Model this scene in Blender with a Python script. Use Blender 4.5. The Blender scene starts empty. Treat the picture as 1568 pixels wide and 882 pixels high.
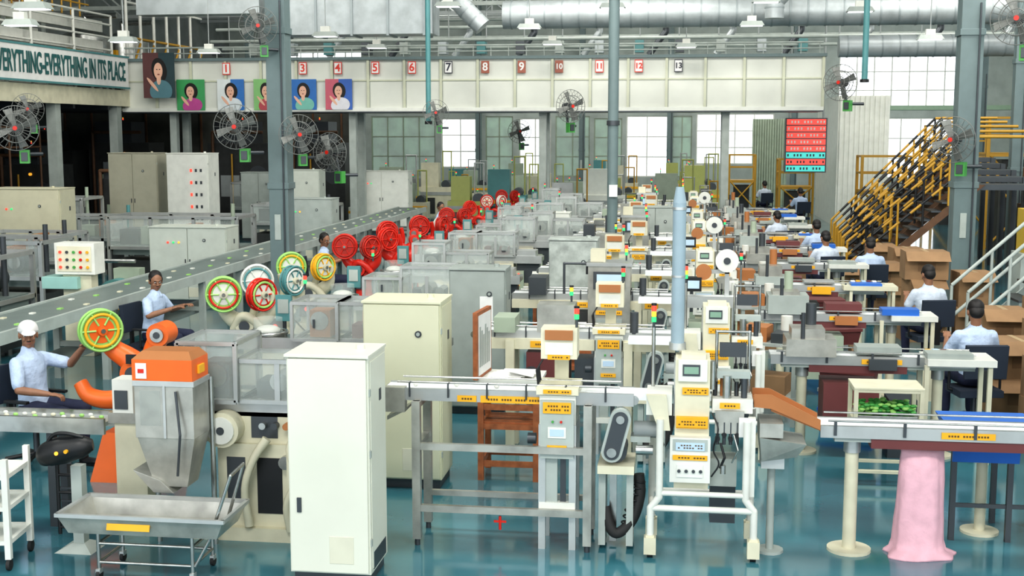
import bpy, math, random
from mathutils import Vector, Matrix
random.seed(7)
SC=bpy.context.scene
COL=SC.collection
R=math.radians
# ------------------------------------------------------------------ materials
MATS={}
def mat(name,col,rough=0.5,metal=0.0,var=0.05,scale=5.0,alpha=1.0,emit=0.0,bump=0.0,tint=0.0):
    if name in MATS: return MATS[name]
    m=bpy.data.materials.new(name); m.use_nodes=True
    nt=m.node_tree; bs=nt.nodes['Principled BSDF']
    c=(col[0],col[1],col[2],1)
    tc=nt.nodes.new('ShaderNodeTexCoord')
    nz=nt.nodes.new('ShaderNodeTexNoise'); nz.inputs['Scale'].default_value=scale; nz.inputs['Detail'].default_value=5
    nt.links.new(tc.outputs['Object'],nz.inputs['Vector'])
    rp=nt.nodes.new('ShaderNodeValToRGB')
    rp.color_ramp.elements[0].position=0.3; rp.color_ramp.elements[1].position=0.62
    lo=tuple(max(0,x*(1-var*1.4)) for x in col)
    rp.color_ramp.elements[0].color=(lo[0],lo[1],lo[2],1)
    rp.color_ramp.elements[1].color=tuple(min(1,x*(1+var*.5)) for x in col)+(1,)
    nt.links.new(nz.outputs['Fac'],rp.inputs['Fac'])
    out=rp.outputs['Color']
    if tint:
        # each machine's paint has aged differently
        oi=nt.nodes.new('ShaderNodeObjectInfo'); mp=nt.nodes.new('ShaderNodeMapRange'); mp.inputs['To Min'].default_value=1-tint; mp.inputs['To Max'].default_value=1
        nt.links.new(oi.outputs['Random'],mp.inputs['Value'])
        vm=nt.nodes.new('ShaderNodeVectorMath'); vm.operation='SCALE'
        nt.links.new(out,vm.inputs[0]); nt.links.new(mp.outputs['Result'],vm.inputs['Scale']); out=vm.outputs['Vector']
    nt.links.new(out,bs.inputs['Base Color'])
    bs.inputs['Roughness'].default_value=rough; bs.inputs['Metallic'].default_value=metal
    bs.inputs['Alpha'].default_value=alpha
    if emit:
        bs.inputs['Emission Color'].default_value=c; bs.inputs['Emission Strength'].default_value=emit
    if bump:
        bp=nt.nodes.new('ShaderNodeBump'); bp.inputs['Strength'].default_value=bump; bp.inputs['Distance'].default_value=.05
        nt.links.new(nz.outputs['Fac'],bp.inputs['Height']); nt.links.new(bp.outputs['Normal'],bs.inputs['Normal'])
    m.diffuse_color=c
    MATS[name]=m
    return m
cream=mat('cream_paint',(.74,.71,.54),.45,0,.10,4,tint=.22)
white=mat('white_paint',(.78,.79,.73),.45,0,.07,5,tint=.16)
offw=mat('offwhite_panel',(.76,.78,.72),.5)
grey=mat('grey_paint',(.33,.36,.36),.5)
lgrey=mat('light_grey_paint',(.44,.49,.46),.45,0,.10,4,tint=.28)
steel=mat('stainless',(.46,.47,.45),.25,.92,.16,9)
hsteel=mat('hopper_steel',(.44,.44,.40),.3,.5,.2,6)
alu=mat('aluminium',(.56,.58,.57),.36,.6,.08,tint=.25)
dsteel=mat('dark_steel',(.08,.09,.10),.42,.5)
black=mat('black_plastic',(.012,.013,.015),.45)
rubber=mat('rubber',(.025,.025,.025),.7)
belt=mat('white_belt',(.82,.85,.85),.5)
gbelt=mat('grey_belt',(.17,.21,.20),.45)
yel=mat('yellow_label',(.84,.43,.02),.5)
yrail=mat('yellow_rail',(.48,.27,.03),.5)
blue=mat('blue_plastic',(.03,.15,.55),.35)
teal=mat('teal_paint',(.09,.26,.27),.45)
tealc=mat('column_grey_teal',(.15,.205,.21),.5)
red=mat('red_paint',(.64,.025,.012),.35)
orange=mat('orange_paint',(.80,.15,.02),.38)
green=mat('green_plastic',(.08,.36,.08),.4)
lgreen=mat('lime_rim',(.34,.64,.18),.4)
wood=mat('red_wood',(.36,.12,.045),.5,0,.25,14)
maroon=mat('maroon_tray',(.16,.045,.045),.5)
card=mat('cardboard',(.31,.19,.10),.8,0,.12,4)
pink=mat('pink_sack',(.76,.45,.52),.75,0,.08,10,bump=.25)
glass=mat('clear_acrylic',(.70,.77,.74),.08,0,.03,3,alpha=.22)
wglass=mat('window_glass',(.85,.93,.96),.05,0,.03,3,alpha=.06)
ggreen=mat('green_tint_glazing',(.28,.46,.32),.3,0,.25,1,alpha=.72)
milk=mat('grey_tube',(.34,.44,.50),.3,0,.06,5,alpha=.94)
ink=mat('label_ink',(.12,.07,.02),.6)
redl=mat('red_lamp',(.9,.05,.03),.3,emit=1.5)
grnl=mat('green_lamp',(.05,.7,.2),.3,emit=.6)
amb=mat('amber_lamp',(.95,.45,.05),.3,emit=.8)
galv=mat('galvanised_duct',(.40,.44,.45),.45,.3,.14,3)
gseam=mat('duct_seam',(.30,.34,.35),.45,.3)
skin_m=mat('skin',(.30,.15,.088),.5,0,.08,20)
skinp=mat('poster_skin',(.75,.45,.33),.6)
hair_m=mat('black_hair',(.012,.010,.010),.55,0,.2,60)
shirt_m=mat('pale_blue_shirt',(.48,.59,.77),.8,0,.10,9,bump=.6)
shirt_w=mat('white_shirt',(.58,.65,.75),.8,0,.10,9,bump=.6)
navy=mat('navy_trousers',(.02,.025,.06),.8,0,.1,20)
capm=mat('white_cap',(.74,.74,.73),.8)
eyew=mat('eye_white',(.7,.7,.68),.3)
lip=mat('lips',(.28,.09,.07),.5)
lampw=mat('lamp_diffuser',(.95,.97,1),.4,emit=1.6)
brown=mat('brown_belt',(.42,.17,.06),.45)
mach=mat('machine_greygreen',(.38,.45,.35),.45,0,.1,4,tint=.2)
darkm=mat('dark_machine',(.035,.038,.038),.5,0,.2,4)
dbrown=mat('rust_brown_frame',(.12,.06,.03),.6,0,.2,5)
paleb=mat('pale_blue_label',(.5,.65,.8),.5)
fm=bpy.data.materials.new('epoxy_floor'); fm.use_nodes=True
nt=fm.node_tree; bs=nt.nodes['Principled BSDF']
tc=nt.nodes.new('ShaderNodeTexCoord'); n1=nt.nodes.new('ShaderNodeTexNoise'); n1.inputs['Scale'].default_value=.9; n1.inputs['Detail'].default_value=8
rp=nt.nodes.new('ShaderNodeValToRGB'); rp.color_ramp.elements[0].position=.3; rp.color_ramp.elements[1].position=.72
rp.color_ramp.elements[0].color=(.036,.145,.185,1); rp.color_ramp.elements[1].color=(.062,.21,.255,1)
nt.links.new(tc.outputs['Object'],n1.inputs['Vector']); nt.links.new(n1.outputs['Fac'],rp.inputs['Fac']); nt.links.new(rp.outputs['Color'],bs.inputs['Base Color'])
mr=nt.nodes.new('ShaderNodeMapRange'); mr.inputs['To Min'].default_value=.05; mr.inputs['To Max'].default_value=.22
nt.links.new(n1.outputs['Fac'],mr.inputs['Value']); nt.links.new(mr.outputs['Result'],bs.inputs['Roughness'])
bs.inputs['Coat Weight'].default_value=.5; bs.inputs['Coat Roughness'].default_value=.08

# ------------------------------------------------------------------ mesh builder
class B:
    def __init__(s): s.v=[];s.f=[];s.fm=[];s.sm=[];s.mats=[];s.M=Matrix.Identity(4)
    def mi(s,m):
        if m not in s.mats: s.mats.append(m)
        return s.mats.index(m)
    def add(s,vs,fs,m,smooth=False):
        o=len(s.v); s.v+= [tuple(s.M@Vector(v)) for v in vs]; k=s.mi(m)
        for f in fs:
            s.f.append(tuple(i+o for i in f)); s.fm.append(k); s.sm.append(smooth)
        return s
    def box(s,c,d,m,rot=None):
        x,y,z=d[0]/2,d[1]/2,d[2]/2
        vs=[Vector((a*x,b*y,e*z)) for e in(-1,1) for b in(-1,1) for a in(-1,1)]
        if rot: 
            q=Matrix.Rotation(rot[1],3,rot[0]); vs=[q@v for v in vs]
        vs=[v+Vector(c) for v in vs]
        return s.add(vs,[(0,2,3,1),(4,5,7,6),(0,1,5,4),(2,6,7,3),(0,4,6,2),(1,3,7,5)],m)
    def b2(s,x0,x1,y0,y1,z0,z1,m): return s.box(((x0+x1)/2,(y0+y1)/2,(z0+z1)/2),(x1-x0,y1-y0,z1-z0),m)
    def cyl(s,p0,p1,r0,m,r1=None,n=14,cap=True):
        if r1 is None:r1=r0
        p0=Vector(p0);p1=Vector(p1);ax=(p1-p0)
        if ax.length<1e-6: return s
        ax.normalize(); u=ax.orthogonal().normalized(); w=ax.cross(u)
        vs=[]
        for p,r in((p0,r0),(p1,r1)):
            for i in range(n):
                a=2*math.pi*i/n; vs.append(p+u*math.cos(a)*r+w*math.sin(a)*r)
        s.add(vs,[(i,(i+1)%n,n+(i+1)%n,n+i) for i in range(n)],m,True)
        if cap: s.add(vs,[tuple(range(n-1,-1,-1)),tuple(range(n,2*n))],m)
        return s
    def tube(s,pts,r,m,n=8):
        for a,b in zip(pts[:-1],pts[1:]): s.cyl(a,b,r,m,n=n)
        for p in pts[1:-1]: s.sph(p,(r,r,r),m,n,5)
        return s
    def loft(s,pts,rs,m,n=14):
        pts=[Vector(p) for p in pts]; vs=[]; u=None
        for i,p in enumerate(pts):
            t=(pts[min(i+1,len(pts)-1)]-pts[max(i-1,0)]).normalized()
            if u is None: u=t.orthogonal().normalized()
            else: u=(u-t*u.dot(t)).normalized()
            w=t.cross(u)
            for k in range(n):
                a=2*math.pi*k/n; vs.append(p+(u*math.cos(a)+w*math.sin(a))*rs[i])
        fs=[(j*n+k,j*n+(k+1)%n,(j+1)*n+(k+1)%n,(j+1)*n+k) for j in range(len(pts)-1) for k in range(n)]
        s.add(vs,fs,m,True); L=len(pts)-1
        s.add(vs,[tuple(range(n-1,-1,-1)),tuple(range(L*n,L*n+n))],m); return s
    def spl(s,pts,rs,m,n=14,q=5):
        # smooth catmull-rom swept tube
        P=[Vector(p) for p in pts]; P=[P[0]*2-P[1]]+P+[P[-1]*2-P[-2]]; rr=[rs[0]]+list(rs)+[rs[-1]]; op=[];orr=[]
        for i in range(1,len(P)-2):
            for k in range(q):
                t=k/q; a,b_,c,d=P[i-1],P[i],P[i+1],P[i+2]
                op.append(.5*((2*b_)+(c-a)*t+(2*a-5*b_+4*c-d)*t*t+(3*b_-a-3*c+d)*t**3)); orr.append(rr[i]*(1-t)+rr[i+1]*t)
        op.append(P[-2]); orr.append(rr[-2]); return s.loft(op,orr,m,n)
    def sph(s,c,r,m,n=14,k=9,rot=None):
        vs=[];c=Vector(c)
        for j in range(k+1):
            t=math.pi*j/k
            for i in range(n):
                a=2*math.pi*i/n; v=Vector((r[0]*math.sin(t)*math.cos(a),r[1]*math.sin(t)*math.sin(a),r[2]*math.cos(t)))
                if rot is not None: v=rot@v
                vs.append(c+v)
        return s.add(vs,[(j*n+i,(j+1)*n+i,(j+1)*n+(i+1)%n,j*n+(i+1)%n) for j in range(k) for i in range(n)],m,True)
    def tor(s,c,ax,Rr,r,m,n=24,k=8):
        c=Vector(c);ax=Vector(ax).normalized();u=ax.orthogonal().normalized();w=ax.cross(u);vs=[]
        for i in range(n):
            a=2*math.pi*i/n; d=u*math.cos(a)+w*math.sin(a)
            for j in range(k):
                b=2*math.pi*j/k; vs.append(c+d*(Rr+r*math.cos(b))+ax*r*math.sin(b))
        return s.add(vs,[(i*k+j,((i+1)%n)*k+j,((i+1)%n)*k+(j+1)%k,i*k+(j+1)%k) for i in range(n) for j in range(k)],m,True)
    def hull8(s,bot,top,m):
        return s.add(list(bot)+list(top),[(3,2,1,0),(4,5,6,7),(0,1,5,4),(1,2,6,5),(2,3,7,6),(3,0,4,7)],m)
    def prism(s,poly,y0,y1,m):
        n=len(poly); vs=[(p[0],y0,p[1]) for p in poly]+[(p[0],y1,p[1]) for p in poly]
        return s.add(vs,[tuple(range(n)),tuple(range(2*n-1,n-1,-1))]+[(i,i+n,(i+1)%n+n,(i+1)%n) for i in range(n)],m)
    def mesh(s,name):
        me=bpy.data.meshes.new(name); me.from_pydata(s.v,[],s.f)
        for m in s.mats: me.materials.append(m)
        me.polygons.foreach_set('material_index',s.fm); me.polygons.foreach_set('use_smooth',s.sm); me.update(); 
        return me
    def obj(s,name,loc=(0,0,0),rz=0,parent=None,bev=0):
        return put(s.mesh(name),name,loc,rz,parent,bev)
def put(me,name,loc=(0,0,0),rz=0,parent=None,bev=0,sc=1):
    o=bpy.data.objects.new(name,me); COL.objects.link(o); o.location=loc; o.rotation_euler=(0,0,rz)
    if sc!=1: o.scale=(sc,sc,sc)
    if parent: o.parent=parent
    if bev:
        b=o.modifiers.new('bevel','BEVEL'); b.width=bev; b.segments=2; b.limit_method='ANGLE'; b.angle_limit=R(50)
    return o
def empty(name,loc=(0,0,0),rz=0):
    o=bpy.data.objects.new(name,None); COL.objects.link(o); o.location=loc; o.rotation_euler=(0,0,rz); o.empty_display_size=.1; return o
def text(s,name,loc,size,m,parent=None,rot=(R(90),0,0),ext=.004,align='CENTER',sx=1,off=0):
    c=bpy.data.curves.new(name,'FONT'); c.body=s; c.size=size; c.extrude=ext; c.align_x=align; c.align_y='CENTER'; c.offset=off; c.materials.append(m)
    o=bpy.data.objects.new(name,c); COL.objects.link(o); o.location=loc; o.rotation_euler=rot; o.scale=(sx,1,1)
    if parent:o.parent=parent
    return o
def label(b,c,w,h,m=yel,lines=2):
    x,y,z=c
    b.box((x,y,z),(w,.006,h),m)
    for i in range(lines):
        zz=z+h*(.5-(i+1)/(lines+1)); n=max(3,int(w/.022)); 
        for k in range(n):
            if (k*7+i*3)%5: b.box((x-w*.44+w*.88*(k+.5)/n,y-.004,zz),(w*.88/n*.62,.003,h*.34/(lines+.2)),ink)
def tower(b,x,y,z,cols=(red,amb,grnl)):
    b.cyl((x,y,z),(x,y,z+.06),.010,dsteel,n=8)
    for i,c in enumerate(cols): b.cyl((x,y,z+.06+i*.04),(x,y,z+.095+i*.04),.018,c,n=10)
    b.cyl((x,y,z+.06+len(cols)*.04),(x,y,z+.075+len(cols)*.04),.020,black,n=10)

# ------------------------------------------------------------------ room shell
XL,XR,YB,ZC=-21.5,15.0,58.0,9.8
B().b2(XL,XR,-4,YB,-.12,0,fm).obj('floor')
roofm=mat('roof_sheet',(.50,.55,.57),.6,0,.1,2)
b=B(); b.b2(XL,XR,-4,YB,ZC,ZC+.15,roofm)
for i in range(30): b.b2(XL,XR,-3.5+i*2.1,-3.38+i*2.1,ZC-.2,ZC-.001,grey)
b.obj('ceiling')
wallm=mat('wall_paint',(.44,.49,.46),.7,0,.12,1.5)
lwall=mat('wall_left_shaded',(.20,.22,.21),.7,0,.15,1.5)  # wall colour darkened; the shade of the mezzanine is put into it
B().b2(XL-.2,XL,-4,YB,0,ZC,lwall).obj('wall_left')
def wallholes(b,x0,x1,z0,z1,y0,y1,holes,m):
    xs=sorted(set([x0,x1]+[h[0] for h in holes]+[h[1] for h in holes]))
    for a,c in zip(xs[:-1],xs[1:]):
        hs=sorted([h for h in holes if h[0]<=a+1e-6 and h[1]>=c-1e-6],key=lambda h:h[2]); z=z0
        for h in hs:
            if h[2]>z: b.b2(a,c,y0,y1,z,h[2],m)
            z=h[3]
        if z<z1: b.b2(a,c,y0,y1,z,z1,m)
holes=[(-14.6,-11.5,.9,3.7,1),(-11.2,-9.4,1.3,3.6,0),(-9.1,-7.8,.9,3.7,1),(-7.5,-6.0,1.0,3.6,0),(-5.8,-4.2,.9,3.7,1),(-4.0,-2.7,1.0,3.6,1),(-2.5,-.6,.9,3.7,0),(-.4,.5,.9,3.7,1),(.7,4.2,1.5,3.8,0),(7.0,12.4,4.0,6.5,0),(7.2,12.4,.9,3.6,0),(-19,-15,5.0,6.8,0)]
b=B(); wallholes(b,XL,XR,0,ZC,YB,YB+.2,holes,wallm)
b.b2(XL,XR,YB-.05,YB,3.95,4.15,mat('pale_green_trim',(.38,.52,.38),.6))
b.obj('wall_back')
b=B()
ys=[-4]+[y for k in range(7) for y in (4+k*7.5,9.5+k*7.5)]+[YB]
for i in range(len(ys)-1):
    a,c=ys[i],min(ys[i+1],YB)
    if i%2==1: b.b2(XR,XR+.2,a,c,0,4.2,wallm); b.b2(XR,XR+.2,a,c,7.6,ZC,wallm)
    else: b.b2(XR,XR+.2,a,c,0,ZC,wallm)
b.obj('wall_right')
b=B(); b.b2(XL,-10.8,41.5,41.65,0,3.8,mat('backdrop_dark',(.07,.075,.065),.7,0,.3,1.5))  # added dark sheet standing in for the darkness behind the left machines
for k in range(11): b.b2(XL+k*1.0,XL+k*1.0+.06,41.44,41.5,0,3.8,dbrown)
b.obj('dark_backdrop')
for i,h in enumerate(holes):
    b=B(); fr=.05; y=YB+.1; fmt=white if h[4]==0 else mach
    b.b2(h[0],h[1],y-.06,y+.06,h[2],h[2]+fr,fmt); b.b2(h[0],h[1],y-.06,y+.06,h[3]-fr,h[3],fmt)
    n=max(2,round((h[1]-h[0])/.8))
    for k in range(n+1):
        x=h[0]+(h[1]-h[0]-fr)*k/n; b.b2(x,x+fr,y-.05,y+.05,h[2],h[3],fmt)
    for q in(.33,.66): zz=h[2]+(h[3]-h[2])*q; b.b2(h[0],h[1],y-.04,y+.04,zz-.025,zz+.025,fmt)
    b.b2(h[0],h[1],y-.005,y+.005,h[2],h[3],ggreen if h[4] else wglass)
    b.obj('window_%d'%(i+1))

# ------------------------------------------------------------------ gantry
GY=34.0; gx0,gx1=-15.8,3.7; gz0,gz1=3.58,5.02
g=empty('overhead_conveyor_gantry',(0,GY,0))
rib=mat('gantry_rib',(.56,.58,.45),.5)
b=B(); b.b2(gx0,gx1,0,1.6,gz0+.06,gz1-.06,mat('gantry_panel',(.66,.68,.62),.5,0,.08,.8))
b.b2(gx0,gx1+.08,-.09,1.7,gz1-.06,gz1+.02,tealc); b.b2(gx0,gx1+.02,-.07,1.7,gz0-.03,gz0+.07,offw); b.b2(gx0,gx1+.02,-.075,1.7,gz0-.06,gz0-.03,dsteel)
n=19
for i in range(n+1):
    x=gx0+(gx1-gx0)*i/n; b.b2(x-.035,x+.035,-.06,0,gz0,gz1-.05,rib); b.b2(x+.035,x+.05,-.005,0,gz0+.07,gz1-.06,grey)
b.b2(gx0,gx1,-.03,0,4.38,4.42,rib)
b.b2(gx1,gx1+.06,.1,1.5,gz0,gz1-.1,grey)
for i in range(40): 
    x=gx0+.3+i*.49; b.cyl((x,.2,gz1),(x,.2,gz1+.32),.015,lgrey,n=6)
b.tube([(gx0,.2,gz1+.33),(gx1,.2,gz1+.33)],.025,lgrey); b.tube([(gx0,.2,gz1+.17),(gx1,.2,gz1+.17)],.018,lgrey)
for x in (-14.5,-9.2,-3.8,1.2): b.b2(x-.1,x+.1,.4,.6,0,gz0,lgrey); b.b2(x-.1,x+.1,1.3,1.5,0,gz0,lgrey)
b.obj('gantry_body',parent=g)
px2t=lambda px:(-.576+(px/196.)*.1115 if px<588 else -.241+(px-588)/196.*.1035)
nums=[(355,'1'),(470,'3'),(522,'4'),(577,'5'),(633,'6'),(690,'7'),(747,'8'),(803,'9'),(860,'10'),(921,'11'),(980,'12'),(1039,'13')]
numbk=mat('sign_red',(.72,.05,.03),.5); wht=mat('sign_white',(.80,.80,.78),.5); dk=mat('sign_dark',(.03,.03,.05),.5)
dred=mat('dull_red',(.36,.12,.08),.5)
for px,sx in nums:
    x=px2t(px)*33.9; sg=empty('line_number_sign',(x,GY-.08,4.74))
    fmat=numbk if sx in('3','4','5','6','11','12','1') else (dk if sx in('7','13') else dred)
    b=B(); b.b2(-.11,.11,-.01,.01,-.165,.165,fmat); b.b2(-.092,.092,-.018,-.008,-.142,.142,wht if sx not in('8','9','10') else fmat); b.obj('sign_plate',parent=sg)
    text(sx,'numeral',(0,-.022,0),.30 if len(sx)==1 else .20,fmat if sx not in('8','9','10') else wht,parent=sg,off=.006)
def poster(name,x,z,w,h,bg,garment,y=GY-.09,hairc=None,bg2=None):
    b=B(); b.b2(-w/2,w/2,-.012,.012,-h/2,h/2,mat('poster_'+bg[0],bg[1],.4))
    if bg2: b.b2(-w/2,0,-.016,-.01,-h/2,h/2,mat('poster_'+bg2[0],bg2[1],.4))
    hc=hairc or hair_m
    def disc(cx,cz,rx,rz,m,y0,rot=0):
        n=20; vs=[]
        for i in range(n):
            a=2*math.pi*i/n; px_,pz_=rx*math.cos(a),rz*math.sin(a)
            vs.append((max(-w/2,min(w/2,cx+px_*math.cos(rot)-pz_*math.sin(rot))),y0,max(-h/2,min(h/2,cz+px_*math.sin(rot)+pz_*math.cos(rot)))))
        b.add(vs,[tuple(range(n))],m)
    disc(.02*w,.12*h,.24*w,.27*h,hc,-.018,.2)
    disc(.06*w,-.35*h,.36*w,.25*h,mat('poster_cloth_'+garment[0],garment[1],.5),-.020,.15)
    disc(0,-.08*h,.07*w,.13*h,skinp,-.022)
    disc(-.01*w,.10*h,.14*w,.18*h,skinp,-.024)
    disc(-.2*w,-.2*h,.05*w,.2*h,skinp,-.026,.7)
    disc(-.05*w,.13*h,.02*w,.012*h,hair_m,-.028); disc(.04*w,.13*h,.02*w,.012*h,hair_m,-.028); disc(0,.02*h,.04*w,.015*h,lip,-.028)
    return b.obj(name,(x,y,z))
poster('portrait_poster',px2t(300)*33.9,4.02,.82,.86,('green',(.06,.34,.12)),('magenta',(.50,.08,.30)))
poster('portrait_poster',px2t(361)*33.9,4.02,.78,.86,('blue',(.04,.18,.50)),('white',(.68,.74,.77)),bg2=('white',(.7,.75,.75)))
poster('portrait_poster',px2t(414)*33.9,4.02,.7,.86,('lime',(.25,.52,.20)),('red',(.45,.08,.1)))
poster('portrait_poster',px2t(470)*33.9,4.02,.76,.84,('azure',(.03,.16,.46)),('aqua',(.2,.5,.42)))
poster('portrait_poster',px2t(523)*33.9,4.02,.76,.84,('blue2',(.04,.13,.46)),('whitecloth',(.7,.7,.75)),bg2=('rose',(.55,.12,.17)))
poster('portrait_banner',px2t(250)*33.4,4.55,.92,1.25,('dusk',(.03,.06,.07)),('teal',(.10,.22,.26)),y=GY-.5,bg2=('dusk2',(.12,.05,.05)))

# ------------------------------------------------------------------ mezzanine left + slogan sign
mz=B(); X0=-15.6
mz.b2(XL,X0-.1,16,41,3.85,4.1,grey); mz.b2(X0-.12,X0,16,34,3.7,4.15,cream)
for y in (18,22,26,30,33.5): mz.b2(X0-.35,X0-.1,y-.14,y+.14,0,3.85,lgrey)
for y in range(17,41,2): mz.b2(XL,X0-.2,y,y+.12,3.6,3.85,dsteel)
mz.obj('mezzanine_floor')
b=B(); b.b2(-.05,0,-10.5,0,-.42,.42,wht)
for z in(-.44,.42): b.b2(-.06,.02,-10.55,.05,z,z+.05,teal)
s=empty('slogan_sign',(X0+.12,33.7,4.62)); b.obj('board',parent=s)
text('EVERYTHING-EVERYTHING IN ITS PLACE','lettering',(.02,-.22,0),.72,mat('slogan_green',(.02,.12,.12),.5),parent=s,rot=(R(90),0,R(90)),sx=.52,align='RIGHT',off=.012)
b=B()
for y in range(0,9):
    b.cyl((0,16+y*2.2,4.1),(0,16+y*2.2,6.2),.04,white,n=8)
for z in(5.25,5.6,5.95,6.2): b.tube([(0,16,z),(0,33.6,z)],.03,white)
for z in(5.2,5.75): b.b2(-.3,-.2,27.5,33.5,z,z+.3,white)
for k in range(14): b.cyl((-.35,26+k*.5,6.1),(-.35,26+k*.5,6.8),.025,yrail,n=6)
b.tube([(-.35,26,6.8),(-.35,33,6.8)],.035,yrail); b.tube([(-.35,26,6.45),(-.35,33,6.45)],.025,yrail)
b.obj('mezzanine_guardrail',(X0-.3,0,0))
for k in range(5):
    b=B(); 
    for xx in(-.6,.6):
        for yy in(-1.0,1.0): b.b2(xx-.04,xx+.04,yy-.04,yy+.04,0,2.6,lgrey)
    for z in(.2,.8,1.4,2.0,2.6): b.b2(-.62,.62,-1.02,1.02,z-.03,z,white)
    for z in(.2,.8,1.4,2.0):
        for q in range(4): 
            hh=random.uniform(.2,.5); b.b2(-.5,.5,-.95+q*.48,-.55+q*.48,z,z+hh,random.choice([card,white,grey,mach,darkm,offw]))
    b.obj('storage_shelving',(-17.6,18.5+k*3.1,4.1))
for k,(y,r) in enumerate(((35.5,.7),(38,.8))):
    b=B(); b.cyl((0,0,.4),(0,0,1.7),r,steel,n=28); b.cyl((0,0,1.7),(0,0,2.0),r,steel,r1=.2,n=28); b.cyl((0,0,.1),(0,0,.4),.15,steel,r1=r,n=28)
    for a in range(4): b.cyl((r*.8*math.cos(a*1.57+.7),r*.8*math.sin(a*1.57+.7),0),(r*.8*math.cos(a*1.57+.7),r*.8*math.sin(a*1.57+.7),.7),.05,lgrey,n=8)
    b.tube([(0,0,2.0),(0,0,2.3),(1.0,0,2.3)],.08,steel); b.b2(-.2,.2,-r-.12,-r+.1,1.0,1.4,yel)
    b.obj('process_tank',(-17.6,y,4.1))
b=B()
for k in range(6):
    y=k*.95; b.tube([(0,y,0),(0,y,3.2)],.05,white); b.tube([(0,y,.3),(0,y+.95,1.5)],.035,yrail)
for z in(.9,1.6,2.6,3.2): b.tube([(0,0,z),(0,5.7,z)],.04,white if z>1.7 else yrail)
b.obj('mezzanine_access_frame',(-15.9,34.6,4.1))
pm=B()
for k in range(3):
    y=17.5+k*4.4
    pm.b2(-4.2,-1,y,y+2.6,0,1.6+.3*(k%2),darkm); pm.b2(-3.6,-1.4,y+.3,y+2,1.6,2.7,dsteel)
    pm.b2(-1,-.95,y+.4,y+1.6,.5,1.3,mach); pm.b2(-.94,-.93,y+.5,y+.7,1.0,1.2,amb)
for z in(1.0,1.5,2.6,3.1): pm.tube([(-.6,20,z),(-.6,30.5,z)],.03,dbrown)
for k in range(8): pm.cyl((-.6,20+k*1.5,0),(-.6,20+k*1.5,3.1),.03,dbrown,n=6)
pm.obj('process_plant_machinery',(X0-.3,0,0))
for k,(x,y,w,h) in enumerate(((-20,37.5,2.2,3.0),(-17.6,38,2.0,3.3),(-13.5,37.6,2.0,3.3),(-11.3,38.5,1.8,3.3),(-18,33,1.6,2.6),(-14.5,31.4,1.2,2.2),(-20.2,33.2,1.8,2.9))):
    b=B(); b.b2(-w/2,w/2,-.6,.6,0,h*.8,darkm); b.b2(-w*.4,w*.2,-.5,.5,h*.8,h,dsteel); b.cyl((w*.3,-.62,h*.5),(w*.3,.4,h*.5),.3,dsteel,n=20)
    b.tube([(-w*.4,-.7,.2),(-w*.4,-.7,h*.9),(w*.4,-.7,h*.9)],.05,dbrown); b.tube([(-w*.1,-.7,.2),(-w*.1,-.7,h*.7)],.03,yrail); b.b2(-w*.3,0,-.63,-.6,h*.3,h*.5,random.choice([mach,dbrown,grey]))
    b.cyl((w*.1,-.66,h*.7),(w*.1,-.6,h*.7),.04,(redl,amb,grnl)[k%3],n=10); tower(b,0,-.2,h,(redl,amb))
    b.obj('cooking_line_machine',(x,y,0))

# ------------------------------------------------------------------ columns, trusses, ducts
def column(name,x,y,w,h=ZC,m=tealc):
    b=B(); b.b2(-w/2,w/2,-w*.5,-w*.38,0,h,m); b.b2(-w/2,w/2,w*.38,w*.5,0,h,m); b.b2(-w*.12,w*.12,-w*.4,w*.4,0,h,m); b.b2(-w*.48,-w*.40,-w*.4,w*.4,0,h,m); b.b2(w*.40,w*.48,-w*.4,w*.4,0,h,m)
    b.b2(-w*.8,w*.8,-w*.8,w*.8,0,.03,m)
    for z in(2.1,4.5,6.8): b.b2(-w*.56,w*.56,-w*.56,w*.56,z,z+.1,m)
    b.box((-.02,-w*.52,1.5),(.1,.02,.4),lgrey); b.tube([(w*.3,-w*.56,0),(w*.3,-w*.56,5)],.015,dsteel,6)
    return b.obj(name,(x,y,0),bev=.005)
column('steel_column',-6.25,19.0,.31)
column('steel_column',4.52,20.8,.35)
b=B(); b.cyl((0,0,0),(0,0,ZC),.09,tealc,n=18); b.cyl((0,0,0),(0,0,.04),.22,tealc,n=18)
for z in(1.2,3.1,5.2): b.cyl((0,0,z),(0,0,z+.08),.11,dsteel,n=18)
b.box((.02,-.12,2.0),(.14,.05,.2),wht); b.obj('pipe_column',(-1.14,21.2,0))
for (x,y) in ((-15.2,43),(-4.5,57.2),(-.5,57.2),(7.5,29.4),(10.5,46),(5.0,56.8),(-9.3,57.2)): column('steel_column',x,y,.26)
def drop(name,x,y,z,r):
    B().cyl((0,0,z),(0,0,ZC),r,teal,n=10).cyl((0,0,z),(0,0,z-.06),r*1.5,black,n=10).obj(name,(x,y,0))
drop('hanging_drop_pipe',-4.95,24.3,3.2,.05); drop('hanging_drop_pipe',3.5,25,4.0,.06)
drop('hanging_drop_pipe',-11.9,20.5,4.0,.04)
def truss(y,z,h,m=grey):
    b=B(); n=26; w=(XR-XL-.4)/n; x0=XL+.2
    b.b2(x0,XR-.2,-.06,.06,0,.12,m); b.b2(x0,XR-.2,-.06,.06,h,h+.12,m)
    for i in range(n):
        a=(x0+i*w,0,.06 if i%2 else h+.06); c=(x0+(i+1)*w,0,h+.06 if i%2 else .06); b.cyl(a,c,.035,m,n=6); b.cyl((x0+i*w,0,0),(x0+i*w,0,h),.03,m,n=6)
    b.obj('roof_truss',(0,y,z))
for y,z in((37,6.7),(43,7.0),(49,7.5),(54,7.8)): truss(y,z,1.2,lgrey if z<7 else grey)
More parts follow.
